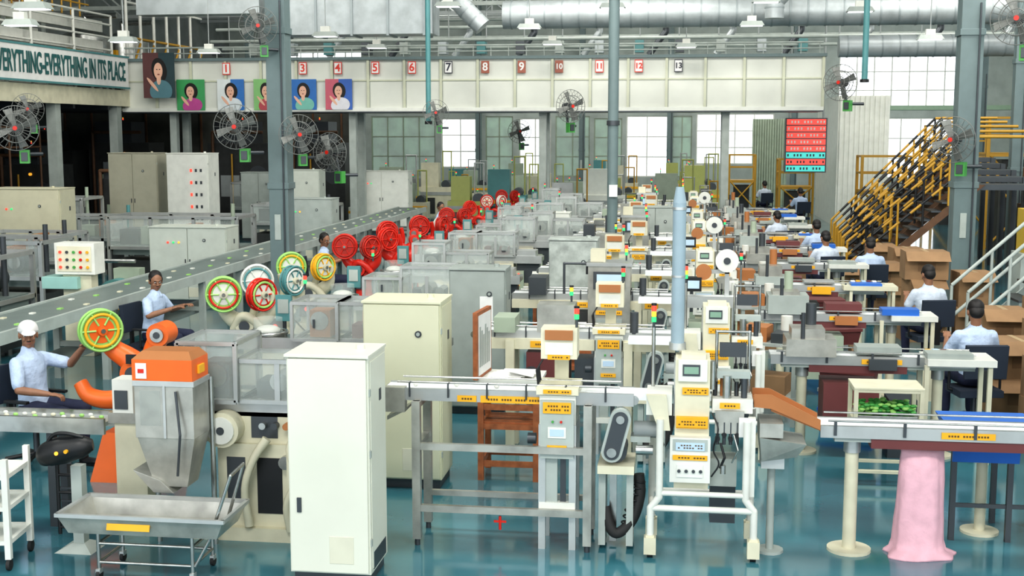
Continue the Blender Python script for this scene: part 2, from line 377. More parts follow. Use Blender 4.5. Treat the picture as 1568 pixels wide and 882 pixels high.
def duct(name,pts,r,m=galv,seam=.55):
    b=B(); b.tube(pts,r,m,n=22)
    for p,q in zip(pts[:-1],pts[1:]):
        p=Vector(p);q=Vector(q);L=(q-p).length; d=(q-p)/L
        for i in range(int(L/seam)): c=p+d*(seam*(i+.5)); b.cyl(c-d*.02,c+d*.02,r*1.035,gseam,n=22)
    b.obj(name)
duct('spiral_air_duct',[(-4.4,31,5.85),(14.5,31,5.85)],.34,seam=.42)
duct('spiral_air_duct',[(3.9,32.6,5.12),(14.5,32.6,5.12)],.27,seam=.42)
duct('spiral_air_duct',[(3.0,29.9,7.4),(2.7,29.9,6.6),(2.1,29.9,6.0),(2.1,29.9,5.6)],.22,seam=.3)
duct('spiral_air_duct',[(-5.6,29.6,7.2),(-5.2,29.6,5.95),(-4.7,29.6,5.45)],.22,seam=.3)
duct('spiral_air_duct',[(-14,39.8,7.6),(10,39.8,7.6)],.3)
b=B(); b.b2(-9.8,-6.0,0,.9,5.35,6.25,galv)
for k in range(5): x=-9.8+k*.9; b.b2(x-.03,x+.03,-.04,.94,5.31,6.29,gseam)
b.b2(-13.6,-10.4,.2,.8,5.9,6.5,galv)
b.obj('rectangular_air_duct',(0,30,0))
b=B()
for z,y in((5.45,36.5),(5.75,37.5),(6.15,38),(6.3,44),(7.0,45)): b.tube([(-14.5,y,z),(XR-.5,y,z)],.05,lgrey)
for k in range(26): x=-14+k*1.15; b.b2(x,x+.25,36.3,36.7,5.25,5.6,(dsteel,lgrey,galv,teal)[k%4]); b.cyl((x+.1,37.5,5.75),(x+.1,37.5,7.5),.02,grey,n=6)
for k in range(14): x=-13+k*2.0; b.tube([(x,38.4,5.3),(x+.5,38.4,6.0),(x+.5,38.4,7.4)],.10,galv if k%2 else dsteel,12)
b.obj('overhead_service_pipes')
b=B(); b.hull8([(-.28,-.14,0),(.28,-.14,0),(.28,.14,0),(-.28,.14,0)],[(-.22,-.10,.10),(.22,-.10,.10),(.22,.10,.10),(-.22,.10,.10)],lgrey); b.b2(-.24,.24,-.11,.11,-.012,0,lampw)
b.b2(-.1,.1,-.06,.06,.10,.22,white); b.cyl((0,0,.22),(0,0,1.6),.012,grey,n=6)
lm=b.mesh('high_bay_lamp')
for px,py,Y in((505,57,27),(580,75,33),(815,48,29),(850,72,33),(1145,48,29),(1165,15,26),(200,62,24),(40,35,20),(1400,70,28.5),(690,15,27),(1050,78,33.2),(1300,30,27),(60,10,18),(330,80,30),(940,20,27)):
    t=px2t(px); put(lm,'high_bay_lamp',(t*Y,Y,3+(200-py)/1900*Y*1.02))

# ------------------------------------------------------------------ fans
fgrey=mat('fan_cage',(.20,.21,.20),.45,.3)
def fanmesh(r=.36):
    b=B()
    for k in range(24):
        a=2*math.pi*k/24; pts=[]
        for rr,yy in((.10,-.10),(.65,-.085),(1,0),(.65,.085),(.2,.10)): pts.append((r*rr*math.cos(a),yy,r*rr*math.sin(a)))
        for p,q in zip(pts[:-1],pts[1:]): b.cyl(p,q,.0035,fgrey,n=4,cap=False)
    for rr,yy in((1,0),(.65,-.085),(.65,.085),(.35,-.095)): b.tor((0,yy,0),(0,1,0),r*rr,.007,fgrey,24,5)
    b.cyl((0,-.11,0),(0,-.095,0),r*.10,red,n=14)
    b.cyl((0,.05,0),(0,.26,0),.08,dsteel,n=14); b.cyl((0,-.03,0),(0,.05,0),.05,dsteel,n=12)
    for k in range(4):
        a=2*math.pi*k/4+.3; u=Vector((math.cos(a),0,math.sin(a))); w=Vector((-math.sin(a),0,math.cos(a)))
        p=[u*.05-w*.03+Vector((0,.02,0)),u*.05+w*.03+Vector((0,-.02,0)),u*r*.9+w*.09+Vector((0,-.03,0)),u*r*.9-w*.05+Vector((0,.03,0))]
        n=(p[1]-p[0]).cross(p[3]-p[0]).normalized()*.003
        b.hull8([q-n for q in p],[q+n for q in p],fgrey)
    b.tube([(0,.2,-.05),(.06,.22,-.42)],.03,dsteel); b.box((.10,.18,-.46),(.15,.14,.22),green); b.box((.10,.10,-.46),(.10,.02,.14),dsteel); b.tube([(.1,.22,-.42),(.35,.4,-.42)],.03,dsteel)
    return b.mesh('industrial_fan')
fan=fanmesh()
for px,py,Y,rz,sc in((367,193,18.4,.1,.95),(462,205,18.6,.5,.85),(508,232,20,-.3,.9),(24,195,17,.4,.9),(878,163,30,.6,1.1),(670,172,24,.2,.7),(1520,42,20,-.4,1.1),(1437,212,20.3,-.5,1.0),(45,165,22,.4,.8),(1275,130,31,-.5,1.2),(800,200,38,.3,1),(405,40,18.4,.3,.8)):
    put(fan,'industrial_fan',(px2t(px)*Y,Y,3+(200-py)/1900*Y*1.02),rz,sc=sc)

# ------------------------------------------------------------------ LED board
b=B(); b.b2(-.62,.62,-.06,.06,-.82,.82,dsteel)
ledr=mat('led_red',(.85,.10,.08),.5,emit=.55); ledt=mat('led_teal',(.10,.70,.65),.5,emit=.35)
for r in range(8):
    z=.70-r*.2; b.b2(-.58,.58,-.07,-.06,z-.085,z+.085,ledr if r<5 else (ledt if r%2 else ledr))
    for k in range(12):
        if (k*5+r*3)%4: x=-.52+k*.095; b.b2(x-.022,x+.022,-.075,-.07,z-.035,z+.035,wht if r<5 else dk)
b.cyl((-.5,0,.8),(-.5,0,6),.03,grey,n=6).cyl((.5,0,.8),(.5,0,6),.03,grey,n=6)
b.obj('led_production_board',(3.75,38.7,2.58))

# ------------------------------------------------------------------ production line parts
def m_outfeed(w0,w1,z,thin=True):
    b=B(); L=w1-w0
    b.b2(w0,w1,-.11,.11,z-.02,z+.01,belt); b.b2(w0,w1,-.135,-.115,z-.07,z+.02,alu); b.b2(w0,w1,.115,.135,z-.07,z+.02,alu)
    b.cyl((w0,-.11,z-.03),(w0,.11,z-.03),.035,steel); b.cyl((w1,-.11,z-.03),(w1,.11,z-.03),.035,steel)
    b.tube([(w0+.1,-.10,z+.06),(w1-.1,-.10,z+.06)],.008,steel); b.tube([(w0+.1,.10,z+.06),(w1-.1,.10,z+.06)],.008,steel)
    for k in range(6):
        x=w0+.2+k*(L-.4)/5; b.tube([(x,-.15,z-.04),(x,-.15,z+.06),(x,-.1,z+.06)],.007,dsteel,6)
    return b
b=m_outfeed(-2.12,-.30,1.13)
for x in(-1.86,-.62):
    for y in(-.2,.2): b.b2(x-.03,x+.03,y-.03,y+.03,.05,1.07,hsteel); b.cyl((x,y,0),(x,y,.05),.02,dsteel,n=8)
    b.b2(x-.025,x+.025,-.2,.2,.72,.76,hsteel); b.b2(x-.025,x+.025,-.2,.2,1.02,1.07,hsteel)
for z in(.28,.74):
    b.b2(-1.86,-.62,-.22,-.18,z-.025,z+.025,hsteel)
b.b2(-1.86,-.62,.18,.22,.26,.3,hsteel)
label(b,(-1.15,-.14,1.085),.50,.05,lines=1); label(b,(-1.5,-.14,1.085),.14,.045,lines=1)
b.cyl((-1.25,-.2,.14),(-1.25,-.2,.24),.01,red,n=8); b.box((-1.25,-.2,.2),(.09,.01,.015),red)
for k in range(5): b.sph((-1.9+k*.3,-.02+.02*(k%2),1.155),(.02,.012,.012),white,8,5)
b.b2(-2.1,-1.95,-.18,-.1,.98,1.16,hsteel); b.hull8([(-2.1,-.1,.9),(-1.95,-.1,.98),(-1.95,.1,.98),(-2.1,.1,.9)],[(-2.1,-.1,.93),(-1.95,-.1,1.0),(-1.95,.1,1.0),(-2.1,.1,.93)],hsteel)
me_out=b.mesh('outfeed_conveyor')
me_out2=[]
for v in range(3):
    b=m_outfeed(-1.9,-.02,1.13)
    b.b2(-1.9,-.02,-.16,-.12,.98,1.08,cream)
    for x in(-1.55,-.45):
        for y in(-.16,.16): b.b2(x-.04,x+.04,y-.04,y+.04,0,1.07,cream)
        b.b2(x-.035,x+.035,-.16,.16,.3,.36,cream)
    label(b,(-1.15,-.165,1.03),.42,.06,lines=1)
    if v!=1: label(b,(-.3,-.165,1.03),.15,.06,lines=1)
    b.b2(-1.4,-1.0,-.15,.15,.45,.95,(dsteel,maroon,darkm)[v]); b.b2(-.95,-.75,-.12,.12,.5,.9,(mach,dsteel,hsteel)[v]); b.cyl((-1.35,-.2,.75),(-1.35,.0,.75),.07,dsteel)
    b.b2(-1.7,-1.5,-.2,.15,1.14,1.22+.06*v,(steel,mach,dsteel)[v]); b.cyl((-.4,-.1,1.14),(-.4,-.1,1.34),.04,dsteel)
    if v==1: b.b2(-1.3,-.95,-.14,.14,1.14,1.4,hsteel); tower(b,-1.0,.1,1.4,(grnl,amb))
    if v==2: b.tube([(-1.3,-.12,1.1),(-1.3,-.12,1.5),(-.6,-.12,1.5),(-.6,-.12,1.1)],.015,dsteel,6); b.box((-.95,-.12,1.45),(.2,.04,.14),black)
    me_out2.append(b.mesh('outfeed_conveyor'))
b=B()
b.b2(-.13,.13,-.16,.16,.92,1.13,white); b.b2(-.15,.15,-.19,.19,1.14,1.19,cream)
b.b2(-.05,.05,.12,.18,1.19,1.55,cream); b.b2(-.13,.13,-.08,.12,1.38,1.60,cream); b.b2(-.10,.10,-.085,-.08,1.41,1.50,white)
b.b2(-.10,.10,-.10,-.08,1.52,1.59,brown); b.b2(-.12,.12,-.2,-.16,.68,1.1,lgrey)
label(b,(0,-.205,1.05),.2,.08,lines=2); label(b,(0,-.205,.76),.14,.035,lines=1); label(b,(0,-.195,1.165),.2,.03,lines=1); label(b,(0,-.09,1.395),.16,.035,lines=1)
for k in range(2): b.cyl((-.03+k*.06,-.215,.95),(-.03+k*.06,-.2,.95),.009,red if k else green,n=8)
b.box((0,-.203,.87),(.13,.006,.08),white); b.box((0,-.207,.87),(.1,.004,.05),paleb)
for x in(-.11,.11):
    for y in(-.15,.15): b.b2(x-.025,x+.025,y-.025,y+.025,0,.92,alu)
b.b2(-.13,.13,-.18,-.12,.30,.35,white); b.b2(-.09,.0,-.16,-.13,.35,.68,lgrey); b.b2(.02,.06,-.15,-.13,.35,.68,dsteel)
b.cyl((-.16,-.1,.8),(-.22,-.1,.8),.04,dsteel)
for k in range(4): b.tube([(-.14,-.1+.06*k,1.13),(-.16,-.1+.06*k,1.3),(-.1,-.05,1.4)],.006,black,5)
tower(b,.12,.0,1.60,(grnl,redl))
me_chk=b.mesh('checkweigher')
# enclosed inspection tunnel (used on some lines)
b=B(); b.b2(-.24,.24,-.2,.2,.55,1.5,hsteel); b.b2(-.26,.26,-.21,.21,1.48,1.52,alu); b.b2(-.18,.18,-.215,-.2,1.22,1.42,dsteel); b.b2(-.14,.14,-.22,-.215,1.25,1.39,paleb); b.b2(-.25,.25,-.13,.13,1.05,1.2,black); b.b2(-.34,.34,-.1,.1,1.12,1.145,belt)
for x in(-.2,.2):
    for y in(-.16,.16): b.b2(x-.025,x+.025,y-.025,y+.025,0,.55,alu)
label(b,(0,-.206,.95),.3,.05,lines=1); b.b2(-.15,.15,-.21,-.2,.6,.88,lgrey); tower(b,.18,.1,1.52,(grnl,amb,redl)); b.b2(-.22,-.05,-.1,.1,1.52,1.66,cream)
me_xr=b.mesh('inspection_tunnel')
b=B()
def oblong(b,c0,c1,r,y0,y1,m,n=10):
    c0=Vector(c0);c1=Vector(c1);d=(c1-c0).normalized();a0=math.atan2(d.y,d.x);pts=[]
    for i in range(n+1):
        a=a0+math.pi/2+math.pi*i/n; pts.append((c0.x+r*math.cos(a),c0.y+r*math.sin(a)))
    for i in range(n+1):
        a=a0-math.pi/2+math.pi*i/n; pts.append((c1.x+r*math.cos(a),c1.y+r*math.sin(a)))
    b.prism(pts,y0,y1,m)
oblong(b,(-.03,.74),(.03,.98),.075,-.2,-.12,lgrey); oblong(b,(-.03,.74),(.03,.98),.055,-.207,-.2,dsteel)
b.cyl((-.03,-.22,.74),(-.03,-.2,.74),.035,steel); b.cyl((.03,-.22,.98),(.03,-.2,.98),.03,steel)
b.cyl((0,-.12,.72),(0,.15,.72),.075,dsteel); b.b2(-.13,.13,-.2,.2,.58,.64,cream)
b.cyl((.12,-.05,.88),(.3,-.05,.88),.06,grey); b.b2(.1,.24,-.12,.02,.80,.84,lgrey); b.cyl((.14,-.14,.75),(.26,-.14,.75),.035,steel)
b.b2(-.22,.28,-.1,.1,1.1,1.15,belt)
for x in(-.1,.1): b.b2(x-.025,x+.025,-.12,.12,.03,.58,lgrey)
b.b2(-.05,.0,-.02,.03,.03,.58,steel)
b.spl([(.16,-.05,.55),(.17,-.06,.4),(.12,-.08,.22),(.02,-.1,.12),(-.04,-.1,.16),(-.08,-.06,.3)],[.04]*6,rubber,10)
for k in range(9): b.tor((.165-.012*k,-.055-.002*k,.50-.045*k),(.2,0,1),.042,.006,black,12,5)
me_drv=b.mesh('belt_drive_unit')
b=B()
Wt=white
for x in(-.30,.42):
    b.tube([(x,-.22,.12),(x,-.22,.36),(x+(.06 if x<0 else -.06),-.22,.44),(x+(.06 if x<0 else -.06),-.22,1.0)],.026,Wt,10)
    b.tube([(x,.22,.12),(x,.22,1.0)],.026,Wt,10)
    for y in(-.22,.22):
        b.box((x,y,.09),(.085,.09,.12),cream); b.cyl((x-.02,y,.03),(x+.02,y,.03),.03,rubber,n=10); b.box((x,y,.15),(.06,.06,.03),cream)
b.tube([(-.30,-.22,.36),(.42,-.22,.36)],.024,Wt,8); b.tube([(-.24,-.22,.47),(.36,-.22,.47)],.02,Wt,8); b.tube([(-.3,.22,.36),(.42,.22,.36)],.024,Wt,8)
for x in(-.3,.42): b.tube([(x,-.22,.30),(x,.22,.30)],.02,Wt,8)
b.b2(-.14,.10,-.18,.12,.50,1.42,cream); b.b2(-.17,.11,-.25,-.18,.56,.88,white); b.b2(-.15,.09,-.255,-.25,.79,.87,lgrey)
label(b,(-.03,-.258,.82),.2,.055,paleb,lines=2); label(b,(-.03,-.256,.74),.24,.035,lines=1)
b.b2(-.12,.06,-.258,-.25,.60,.69,offw)
for k in range(4): b.cyl((-.105+k*.05,-.27,.645),(-.105+k*.05,-.25,.645),.012,dsteel,n=8)
b.b2(-.13,.09,-.22,-.18,.94,1.02,yel); label(b,(-.02,-.224,.98),.22,.06,lines=2); label(b,(-.0,-.19,1.20),.18,.05,lines=2)
b.b2(-.12,.08,-.20,-.18,1.27,1.42,white); b.b2(-.09,.03,-.206,-.20,1.31,1.39,dsteel); b.b2(-.08,.02,-.209,-.206,1.325,1.375,mat('lcd',(.25,.4,.3),.3))
b.b2(-.10,.07,-.15,.05,1.42,1.45,cream); b.b2(-.15,-.14,-.1,.1,1.0,1.4,alu); b.cyl((.12,-.1,1.2),(.12,-.1,1.4),.02,steel)
b.b2(-.34,-.16,-.18,.14,1.02,1.17,white); b.b2(.12,.40,-.14,.14,1.04,1.14,white); b.prism([(-.34,1.17),(-.2,1.17),(-.17,.92),(-.25,.92)],-.22,-.17,cream)
b.b2(.14,.34,-.17,-.14,.90,1.06,hsteel); label(b,(.24,-.175,1.10),.14,.04,lines=1); b.box((.36,-.18,.95),(.11,.004,.14),wht)
for k in range(4):
    b.cyl((.16+k*.045,-.16,.82),(.16+k*.045,-.16,.98),.012,dsteel,n=8); b.cyl((.16+k*.045,-.18,.86+.03*(k%2)),(.16+k*.045,-.13,.86+.03*(k%2)),.018,black,n=8)
b.tube([(.18,-.2,.84),(.21,-.22,.74),(.18,-.2,.66)],.009,black,6); b.tube([(.27,-.2,.9),(.30,-.24,.80),(.26,-.2,.70)],.006,steel,6); b.cyl((.2,-.2,.62),(.2,-.2,.68),.02,steel,n=10)
b.spl([(.12,-.2,1.05),(.16,-.26,.95),(.13,-.24,.8),(.17,-.24,.7),(.12,-.22,.6)],[.006]*5,black,6)
b.cyl((.22,-.1,1.14),(.22,-.1,1.30),.03,steel); b.cyl((.34,-.08,1.14),(.34,-.08,1.28),.022,dsteel); b.b2(.15,.38,-.1,.0,1.28,1.33,lgrey)
for k in range(5): b.cyl((.14+k*.05,-.02,1.14),(.14+k*.05,-.02,1.24+.04*(k%3)),.016,(dsteel,brown,steel)[k%3],n=8)
b.tube([(.15,.1,1.14),(.15,.1,1.58),(.38,.1,1.58),(.38,.1,1.14)],.012,steel,6); b.b2(.17,.36,.08,.12,1.4,1.5,dsteel)
b.tube([(-.3,.1,1.1),(-.3,.1,1.6)],.014,steel,6); tower(b,-.3,.1,1.58,(grnl,amb,redl))
b.b2(.37,.42,-.2,-.14,.46,1.02,Wt)
b.b2(.1,.3,-.1,.1,.5,.7,lgrey); b.b2(.12,.3,.0,.2,.2,.5,dsteel)
me_st=b.mesh('metal_detector_station')
# labelling machine (used on some lines)
b=B(); b.b2(-.28,.3,-.18,.18,.1,.85,mach); b.b2(-.25,.05,-.185,-.18,.2,.75,dsteel)
for x in(-.25,.27): b.cyl((x,0,0),(x,0,.1),.03,dsteel,n=8)
b.b2(-.36,.42,-.12,.12,1.08,1.14,belt); b.b2(-.36,.42,-.15,-.12,1.02,1.15,alu); b.b2(-.1,.1,-.1,.1,.85,1.05,hsteel); b.b2(.12,.17,-.03,.03,1.1,1.65,alu)
b.cyl((.14,-.08,1.55),(.14,-.03,1.55),.13,white,n=24); b.cyl((.14,-.09,1.55),(.14,-.08,1.55),.04,dsteel,n=14); b.cyl((-.12,-.08,1.42),(-.12,-.03,1.42),.09,brown,n=20); b.b2(-.2,.17,-.03,.03,1.4,1.44,alu)
b.b2(-.32,-.14,-.1,.02,1.2,1.36,black); b.box((-.23,-.105,1.28),(.13,.006,.09),paleb); b.tube([(.3,0,1.1),(.3,0,1.5)],.012,steel,6); tower(b,.3,0,1.5,(grnl,redl)); label(b,(.18,-.19,.7),.16,.05,lines=1)
me_lab=b.mesh('labelling_machine')
b=B()
for y in(-.12,.105): b.add([(.54,y,1.17),(.66,y,1.17),(1.0,y,1.0),(1.0,y,.93),(.66,y,1.07),(.54,y,1.08),(.54,y+.015,1.17),(.66,y+.015,1.17),(1.0,y+.015,1.0),(1.0,y+.015,.93),(.66,y+.015,1.07),(.54,y+.015,1.08)],[(0,1,2,3,4,5),(11,10,9,8,7,6)]+[(i,i+6,(i+1)%6+6,(i+1)%6) for i in range(6)],brown)
b.hull8([(.54,-.1,1.08),(.66,-.1,1.08),(.66,.1,1.08),(.54,.1,1.08)],[(.54,-.1,1.12),(.66,-.1,1.12),(.66,.1,1.12),(.54,.1,1.12)],brown)
b.hull8([(.66,-.1,1.05),(1.0,-.1,.92),(1.0,.1,.92),(.66,.1,1.05)],[(.66,-.1,1.09),(1.0,-.1,.95),(1.0,.1,.95),(.66,.1,1.09)],brown)
b.hull8([(.60,-.16,.70),(.84,-.16,.74),(.84,.12,.74),(.60,.12,.70)],[(.58,-.2,.88),(.9,-.2,.84),(.9,.14,.84),(.58,.14,.88)],hsteel)
b.b2(.58,.74,-.19,.12,.88,.98,hsteel); b.b2(.6,.76,-.12,.1,.64,.72,alu); b.cyl((.68,0,0),(.68,0,.70),.028,lgrey,n=8); b.cyl((.68,0,0),(.68,0,.02),.1,lgrey,n=12)
me_ch=b.mesh('infeed_chute')
def m_pack(x0,x1,z,base=True):
    b=B(); b.b2(x0,x1,-.12,.12,z-.02,z+.012,belt)
    b.b2(x0,x1,-.15,-.12,z-.07,z+.015,alu); b.b2(x0,x1,.12,.15,z-.07,z+.015,alu)
    b.b2(x0+.35,x1-.6,-.14,.14,z-.14,z-.07,maroon); b.b2(x0+.1,x1,-.13,.13,z-.10,z-.06,lgrey)
    b.tube([(x0+.05,-.14,z+.05),(x1,-.14,z+.05)],.008,steel,6); b.tube([(x0+.05,.14,z+.05),(x1,.14,z+.05)],.008,steel,6)
    for k in range(5): x=x0+.1+k*(x1-x0-.2)/4; b.box((x,-.155,z+.0),(.02,.02,.1),dsteel)
    for x in ((x0+.24,x1-.3) if base else (x0+.3,x1-.3)):
        b.cyl((x,0,.02),(x,0,z-.16),.048,cream,n=18); b.cyl((x,0,0),(x,0,.022),.155,cream,n=24); b.cyl((x,0,z-.2),(x,0,z-.1),.06,alu,n=14)
    label(b,(x0+1.0,-.156,z-.03),.36,.045,lines=1)
    return b
me_pk1=m_pack(1.01,3.1,.93).mesh('packing_conveyor')
me_pk2=[]
for v in range(3):
    b=m_pack(.62,2.45,.93,False)
    b.b2(1.9+.1*v,2.6,-.3,.14,.90,.96,white if v else cream); b.b2(2.0,2.4,-.27,-.05,.96,.99+.02*v,(blue,lgrey,blue)[v]); b.b2(1.4,1.8,-.12,.12,.96,1.0+.03*v,(alu,lgrey,maroon)[v]); b.b2(1.5,1.75,-.20,-.16,.83,.93,(yel,dsteel,brown)[v])
    for x in(2.0,2.55): 
        for y in(-.26,.08): b.b2(x-.02,x+.02,y-.02,y+.02,0,.9,cream)
    b.b2(.75,1.2,-.25,.15,.95,1.06+.05*v,lgrey if v!=1 else hsteel); b.b2(.8,1.1,-.2,.1,1.06+.05*v,1.2,hsteel); b.b2(1.1,1.6,-.2,.2,.2,.7,(darkm,maroon,mach)[v]); b.b2(1.7,1.95,-.15,.15,.0,.55,(card,dsteel,card)[v])
    b.cyl((.9,-.2,1.0),(.9,-.2,1.35),.02,dsteel,n=8); b.cyl((1.0,.1,1.2),(1.0,.1,1.4),.05,(brown,dsteel,mach)[v],n=12)
    for k in range(5): b.box((2.05+.07*k,-.02+.02*(k%2),.985),(.05,.08,.04),(wht,yel,paleb,maroon,wht)[(k+v)%5])
    me_pk2.append(b.mesh('packing_conveyor'))
def wrapper(first=False,v=0):
    b=B(); bx=-3.82 if first else -4.2
    b.b2(-3.55,-2.75,-.30,.30,0,.10,cream); b.b2(-3.35,-2.70,-.24,.26,.10,.72,cream)
    b.b2(-3.05,-2.86,-.245,-.235,.2,.62,black); b.b2(-3.28,-3.14,-.245,-.235,.3,.62,dsteel)
    b.cyl((-3.28,-.34,.84),(-3.28,.2,.84),.13,cream,n=20); b.cyl((-3.28,-.36,.84),(-3.28,-.34,.84),.10,white,n=20); b.cyl((-3.28,-.365,.84),(-3.28,-.355,.84),.03,dsteel,n=12)
    b.b2(-3.5,-2.6,-.2,.25,.72,.95,cream); b.cyl((-2.82,-.3,.6),(-2.82,-.24,.6),.05,steel); b.b2(-3.1,-2.9,-.205,-.2,.76,.92,dsteel)
    b.spl([(-3.1,-.3,.12),(-3.12,-.32,.4),(-3.05,-.33,.62),(-2.95,-.3,.78)],[.035,.03,.03,.035],cream,8)
    b.spl([(-2.78,-.3,.1),(-2.80,-.33,.3),(-2.72,-.33,.5),(-2.78,-.3,.7),(-2.7,-.27,.85)],[.04,.03,.03,.03,.04],cream,8)
    for k in range(4): b.cyl((-3.0+.09*k,-.26,.86),(-3.0+.09*k,-.2,.86),.026,(steel,dsteel,brown,steel)[k],n=12)
    b.b2(-2.8,-2.68,-.32,-.24,.15,.7,cream); b.cyl((-2.74,-.36,.38),(-2.74,-.32,.38),.04,cream); b.sph((-2.6,-.25,.70),(.06,.06,.06),cream)
    b.b2(-2.66,-2.56,-.22,.22,.1,.72,darkm); b.b2(-2.56,-2.2,-.1,.1,.6,.92,dsteel)
    b.b2(bx,-2.15,-.17,.17,.95,1.02,steel); b.b2(bx,-2.15,-.20,-.17,.92,1.04,alu)
    def hood(x0,x1,y0,y1,z0,z1):
        for x in(x0,x1):
            for y in(y0,y1): b.b2(x-.015,x+.015,y-.015,y+.015,z0,z1,alu)
        for z in(z0,z1):
            for y in(y0,y1): b.b2(x0,x1,y-.015,y+.015,z-.015,z+.015,alu)
            for x in(x0,x1): b.b2(x-.015,x+.015,y0,y1,z-.015,z+.015,alu)
        b.b2(x0,x1,y0,y0+.006,z0,z1,glass); b.b2(x0,x1,y0,y1,z1-.004,z1+.002,glass); b.b2(x0,x0+.006,y0,y1,z0,z1,glass); b.b2(x1-.006,x1,y0,y1,z0,z1,glass); b.b2(x0,x1,y1-.006,y1,z0,z1,glass)
    hood(-3.62,-3.18,-.28,.25,1.04,1.47-.08*v); hood(-3.18,-2.58,-.24,.2,1.04,1.34+.05*v)
    b.b2(-2.90,-2.86,-.25,-.24,1.04,1.34,alu); b.box((-2.75,-.255,1.12),(.06,.02,.02),dsteel); b.box((-3.4,-.295,1.2),(.02,.02,.08),dsteel)
    b.b2(-3.5,-3.3,-.1,.12,1.04,1.3,(dsteel,brown,mach)[v]); b.cyl((-3.4,-.12,1.2),(-3.4,.12,1.2),.09,steel); b.b2(-3.08,-2.7,-.12,.12,1.04,1.17,(dsteel,maroon,dsteel)[v])
    b.cyl((-2.9,-.15,1.17),(-2.9,.15,1.17),.07,steel); b.cyl((-2.75,-.15,1.15),(-2.75,.15,1.15),.05,steel)
    b.b2(-2.55,-2.25,-.18,.18,1.02,1.12,alu)
    for k in range(4): b.cyl((-2.52,-.2,.75-.06*k),(-2.52,-.17,.75-.06*k),.014,(redl,grnl,black,amb)[k],n=8)
    b.b2(-2.6,-2.44,-.17,-.12,.5,.8,mach)
    if not first:
        b.cyl((-3.95,0,1.02),(-3.95,0,1.06),.17,steel,n=24); b.cyl((-3.95,0,1.06),(-3.95,0,1.2),.14,glass,n=24); b.tor((-3.95,0,1.06),(0,0,1),.18,.02,steel)
        b.sph((-3.95,0,1.08),(.12,.12,.05),white); b.b2(-4.15,-3.75,-.15,.15,0,.92,cream)
        tower(b,-3.6,.1,1.47,(grnl,redl))
        b.box((-3.9,.35,1.25),(.16,.05,.26),teal); b.box((-3.9,.32,1.27),(.11,.01,.14),lgrey); b.cyl((-3.9,.36,.9),(-3.9,.36,1.15),.02,dsteel,n=8)
    return b.mesh('candy_wrapping_machine')
me_w1=wrapper(True); me_w2=[wrapper(False,v) for v in range(3)]
def add_reel(b,c,ry,rm,rim2,r,core,body):
    b.M=Matrix.Translation(c)@Matrix.Rotation(ry,4,'Z')
    for y in(-.04,.04):
        b.tor((0,y,0),(0,1,0),r,.012,rm,30,6); b.tor((0,y,0),(0,1,0),r*.8,.014,rim2,30,6)
        for k in range(6):
            a=k*math.pi/3; b.cyl((.05*math.cos(a),y,.05*math.sin(a)),(r*math.cos(a),y,r*math.sin(a)),.009,rm,n=6)
    b.cyl((0,-.03,0),(0,.03,0),r*.93,rm,n=30); b.cyl((0,-.036,0),(0,.036,0),r*.62,core,n=30); b.cyl((0,-.07,0),(0,.07,0),.04,body,n=14); b.cyl((0,-.085,0),(0,-.07,0),.02,steel,n=10)
    b.M=Matrix.Identity(4)
def unwinder(body,rimA,rimB,two=True,tilt=.35,core=white):
    b=B()
    b.hull8([(-.28,-.22,0),(.28,-.22,0),(.28,.22,0),(-.28,.22,0)],[(-.16,-.15,.5),(.16,-.15,.5),(.16,.15,.5),(-.16,.15,.5)],body)
    b.spl([(.01,0,.45),(.01,0,.7),(-.06,0,.88),(-.2,0,.98),(-.26,-.02,1.08),(-.2,-.04,1.2)],[.15,.13,.11,.085,.07,.06],body)
    b.spl([(.03,0,.7),(.12,0,.90),(.24,0,1.02),(.27,-.02,1.2)],[.12,.095,.08,.065],body)
    b.cyl((.26,-.09,1.22),(.26,.07,1.22),.08,body,n=18); b.cyl((.26,-.11,1.22),(.26,-.09,1.22),.045,steel)
    b.cyl((-.2,-.12,1.22),(-.2,.06,1.22),.07,body,n=18); b.cyl((.02,-.16,.9),(.02,.1,.9),.10,body,n=20); b.cyl((.02,-.17,.9),(.02,-.16,.9),.06,dsteel,n=16)
    b.spl([(-.12,-.1,.85),(-.02,-.14,1.0),(.1,-.14,.98),(.2,-.1,.85)],[.05,.05,.05,.05],body)
    b.spl([(.0,.1,.9),(.05,.12,1.1),(.02,.1,1.3)],[.05,.045,.04],body)
    add_reel(b,(-.20,-.17,1.25),tilt,rimA,rimB,.185,core,body)
    if two: add_reel(b,(.22,-.15,1.25),1.0,rimB,rimA,.17,core,body)
    b.b2(-.1,.12,-.17,-.12,.6,.8,dsteel); b.cyl((0,-.19,.7),(0,-.17,.7),.03,redl,n=10)
    b.tube([(.12,.1,.8),(.3,.12,.6),(.25,.1,.3)],.012,black,6)
    return b.mesh('film_reel_unwinder')
me_uc=unwinder(cream,lgreen,red,True); me_uc2=unwinder(cream,white,teal,True,.3); me_uc3=unwinder(cream,lgreen,yel,True,.4)
deep=mat('deep_red',(.42,.025,.015),.4)
me_ur=[unwinder(red,red,deep,True,.3,core=deep),unwinder(red,red,red,False,.5,core=deep),unwinder(red,red,white,True,.1,core=cream)]
b=B()
b.hull8([(-.32,-.28,0),(.36,-.28,0),(.36,.28,0),(-.32,.28,0)],[(-.22,-.2,.42),(.30,-.2,.42),(.30,.2,.42),(-.22,.2,.42)],orange)
b.spl([(.02,0,.36),(0,0,.6),(.02,0,.78),(.06,0,.92)],[.17,.15,.15,.13],orange,18)
b.spl([(.06,-.03,.95),(-.04,-.03,1.04),(-.16,-.04,1.12),(-.24,-.05,1.22),(-.20,-.06,1.30)],[.13,.10,.085,.075,.07],orange,18)
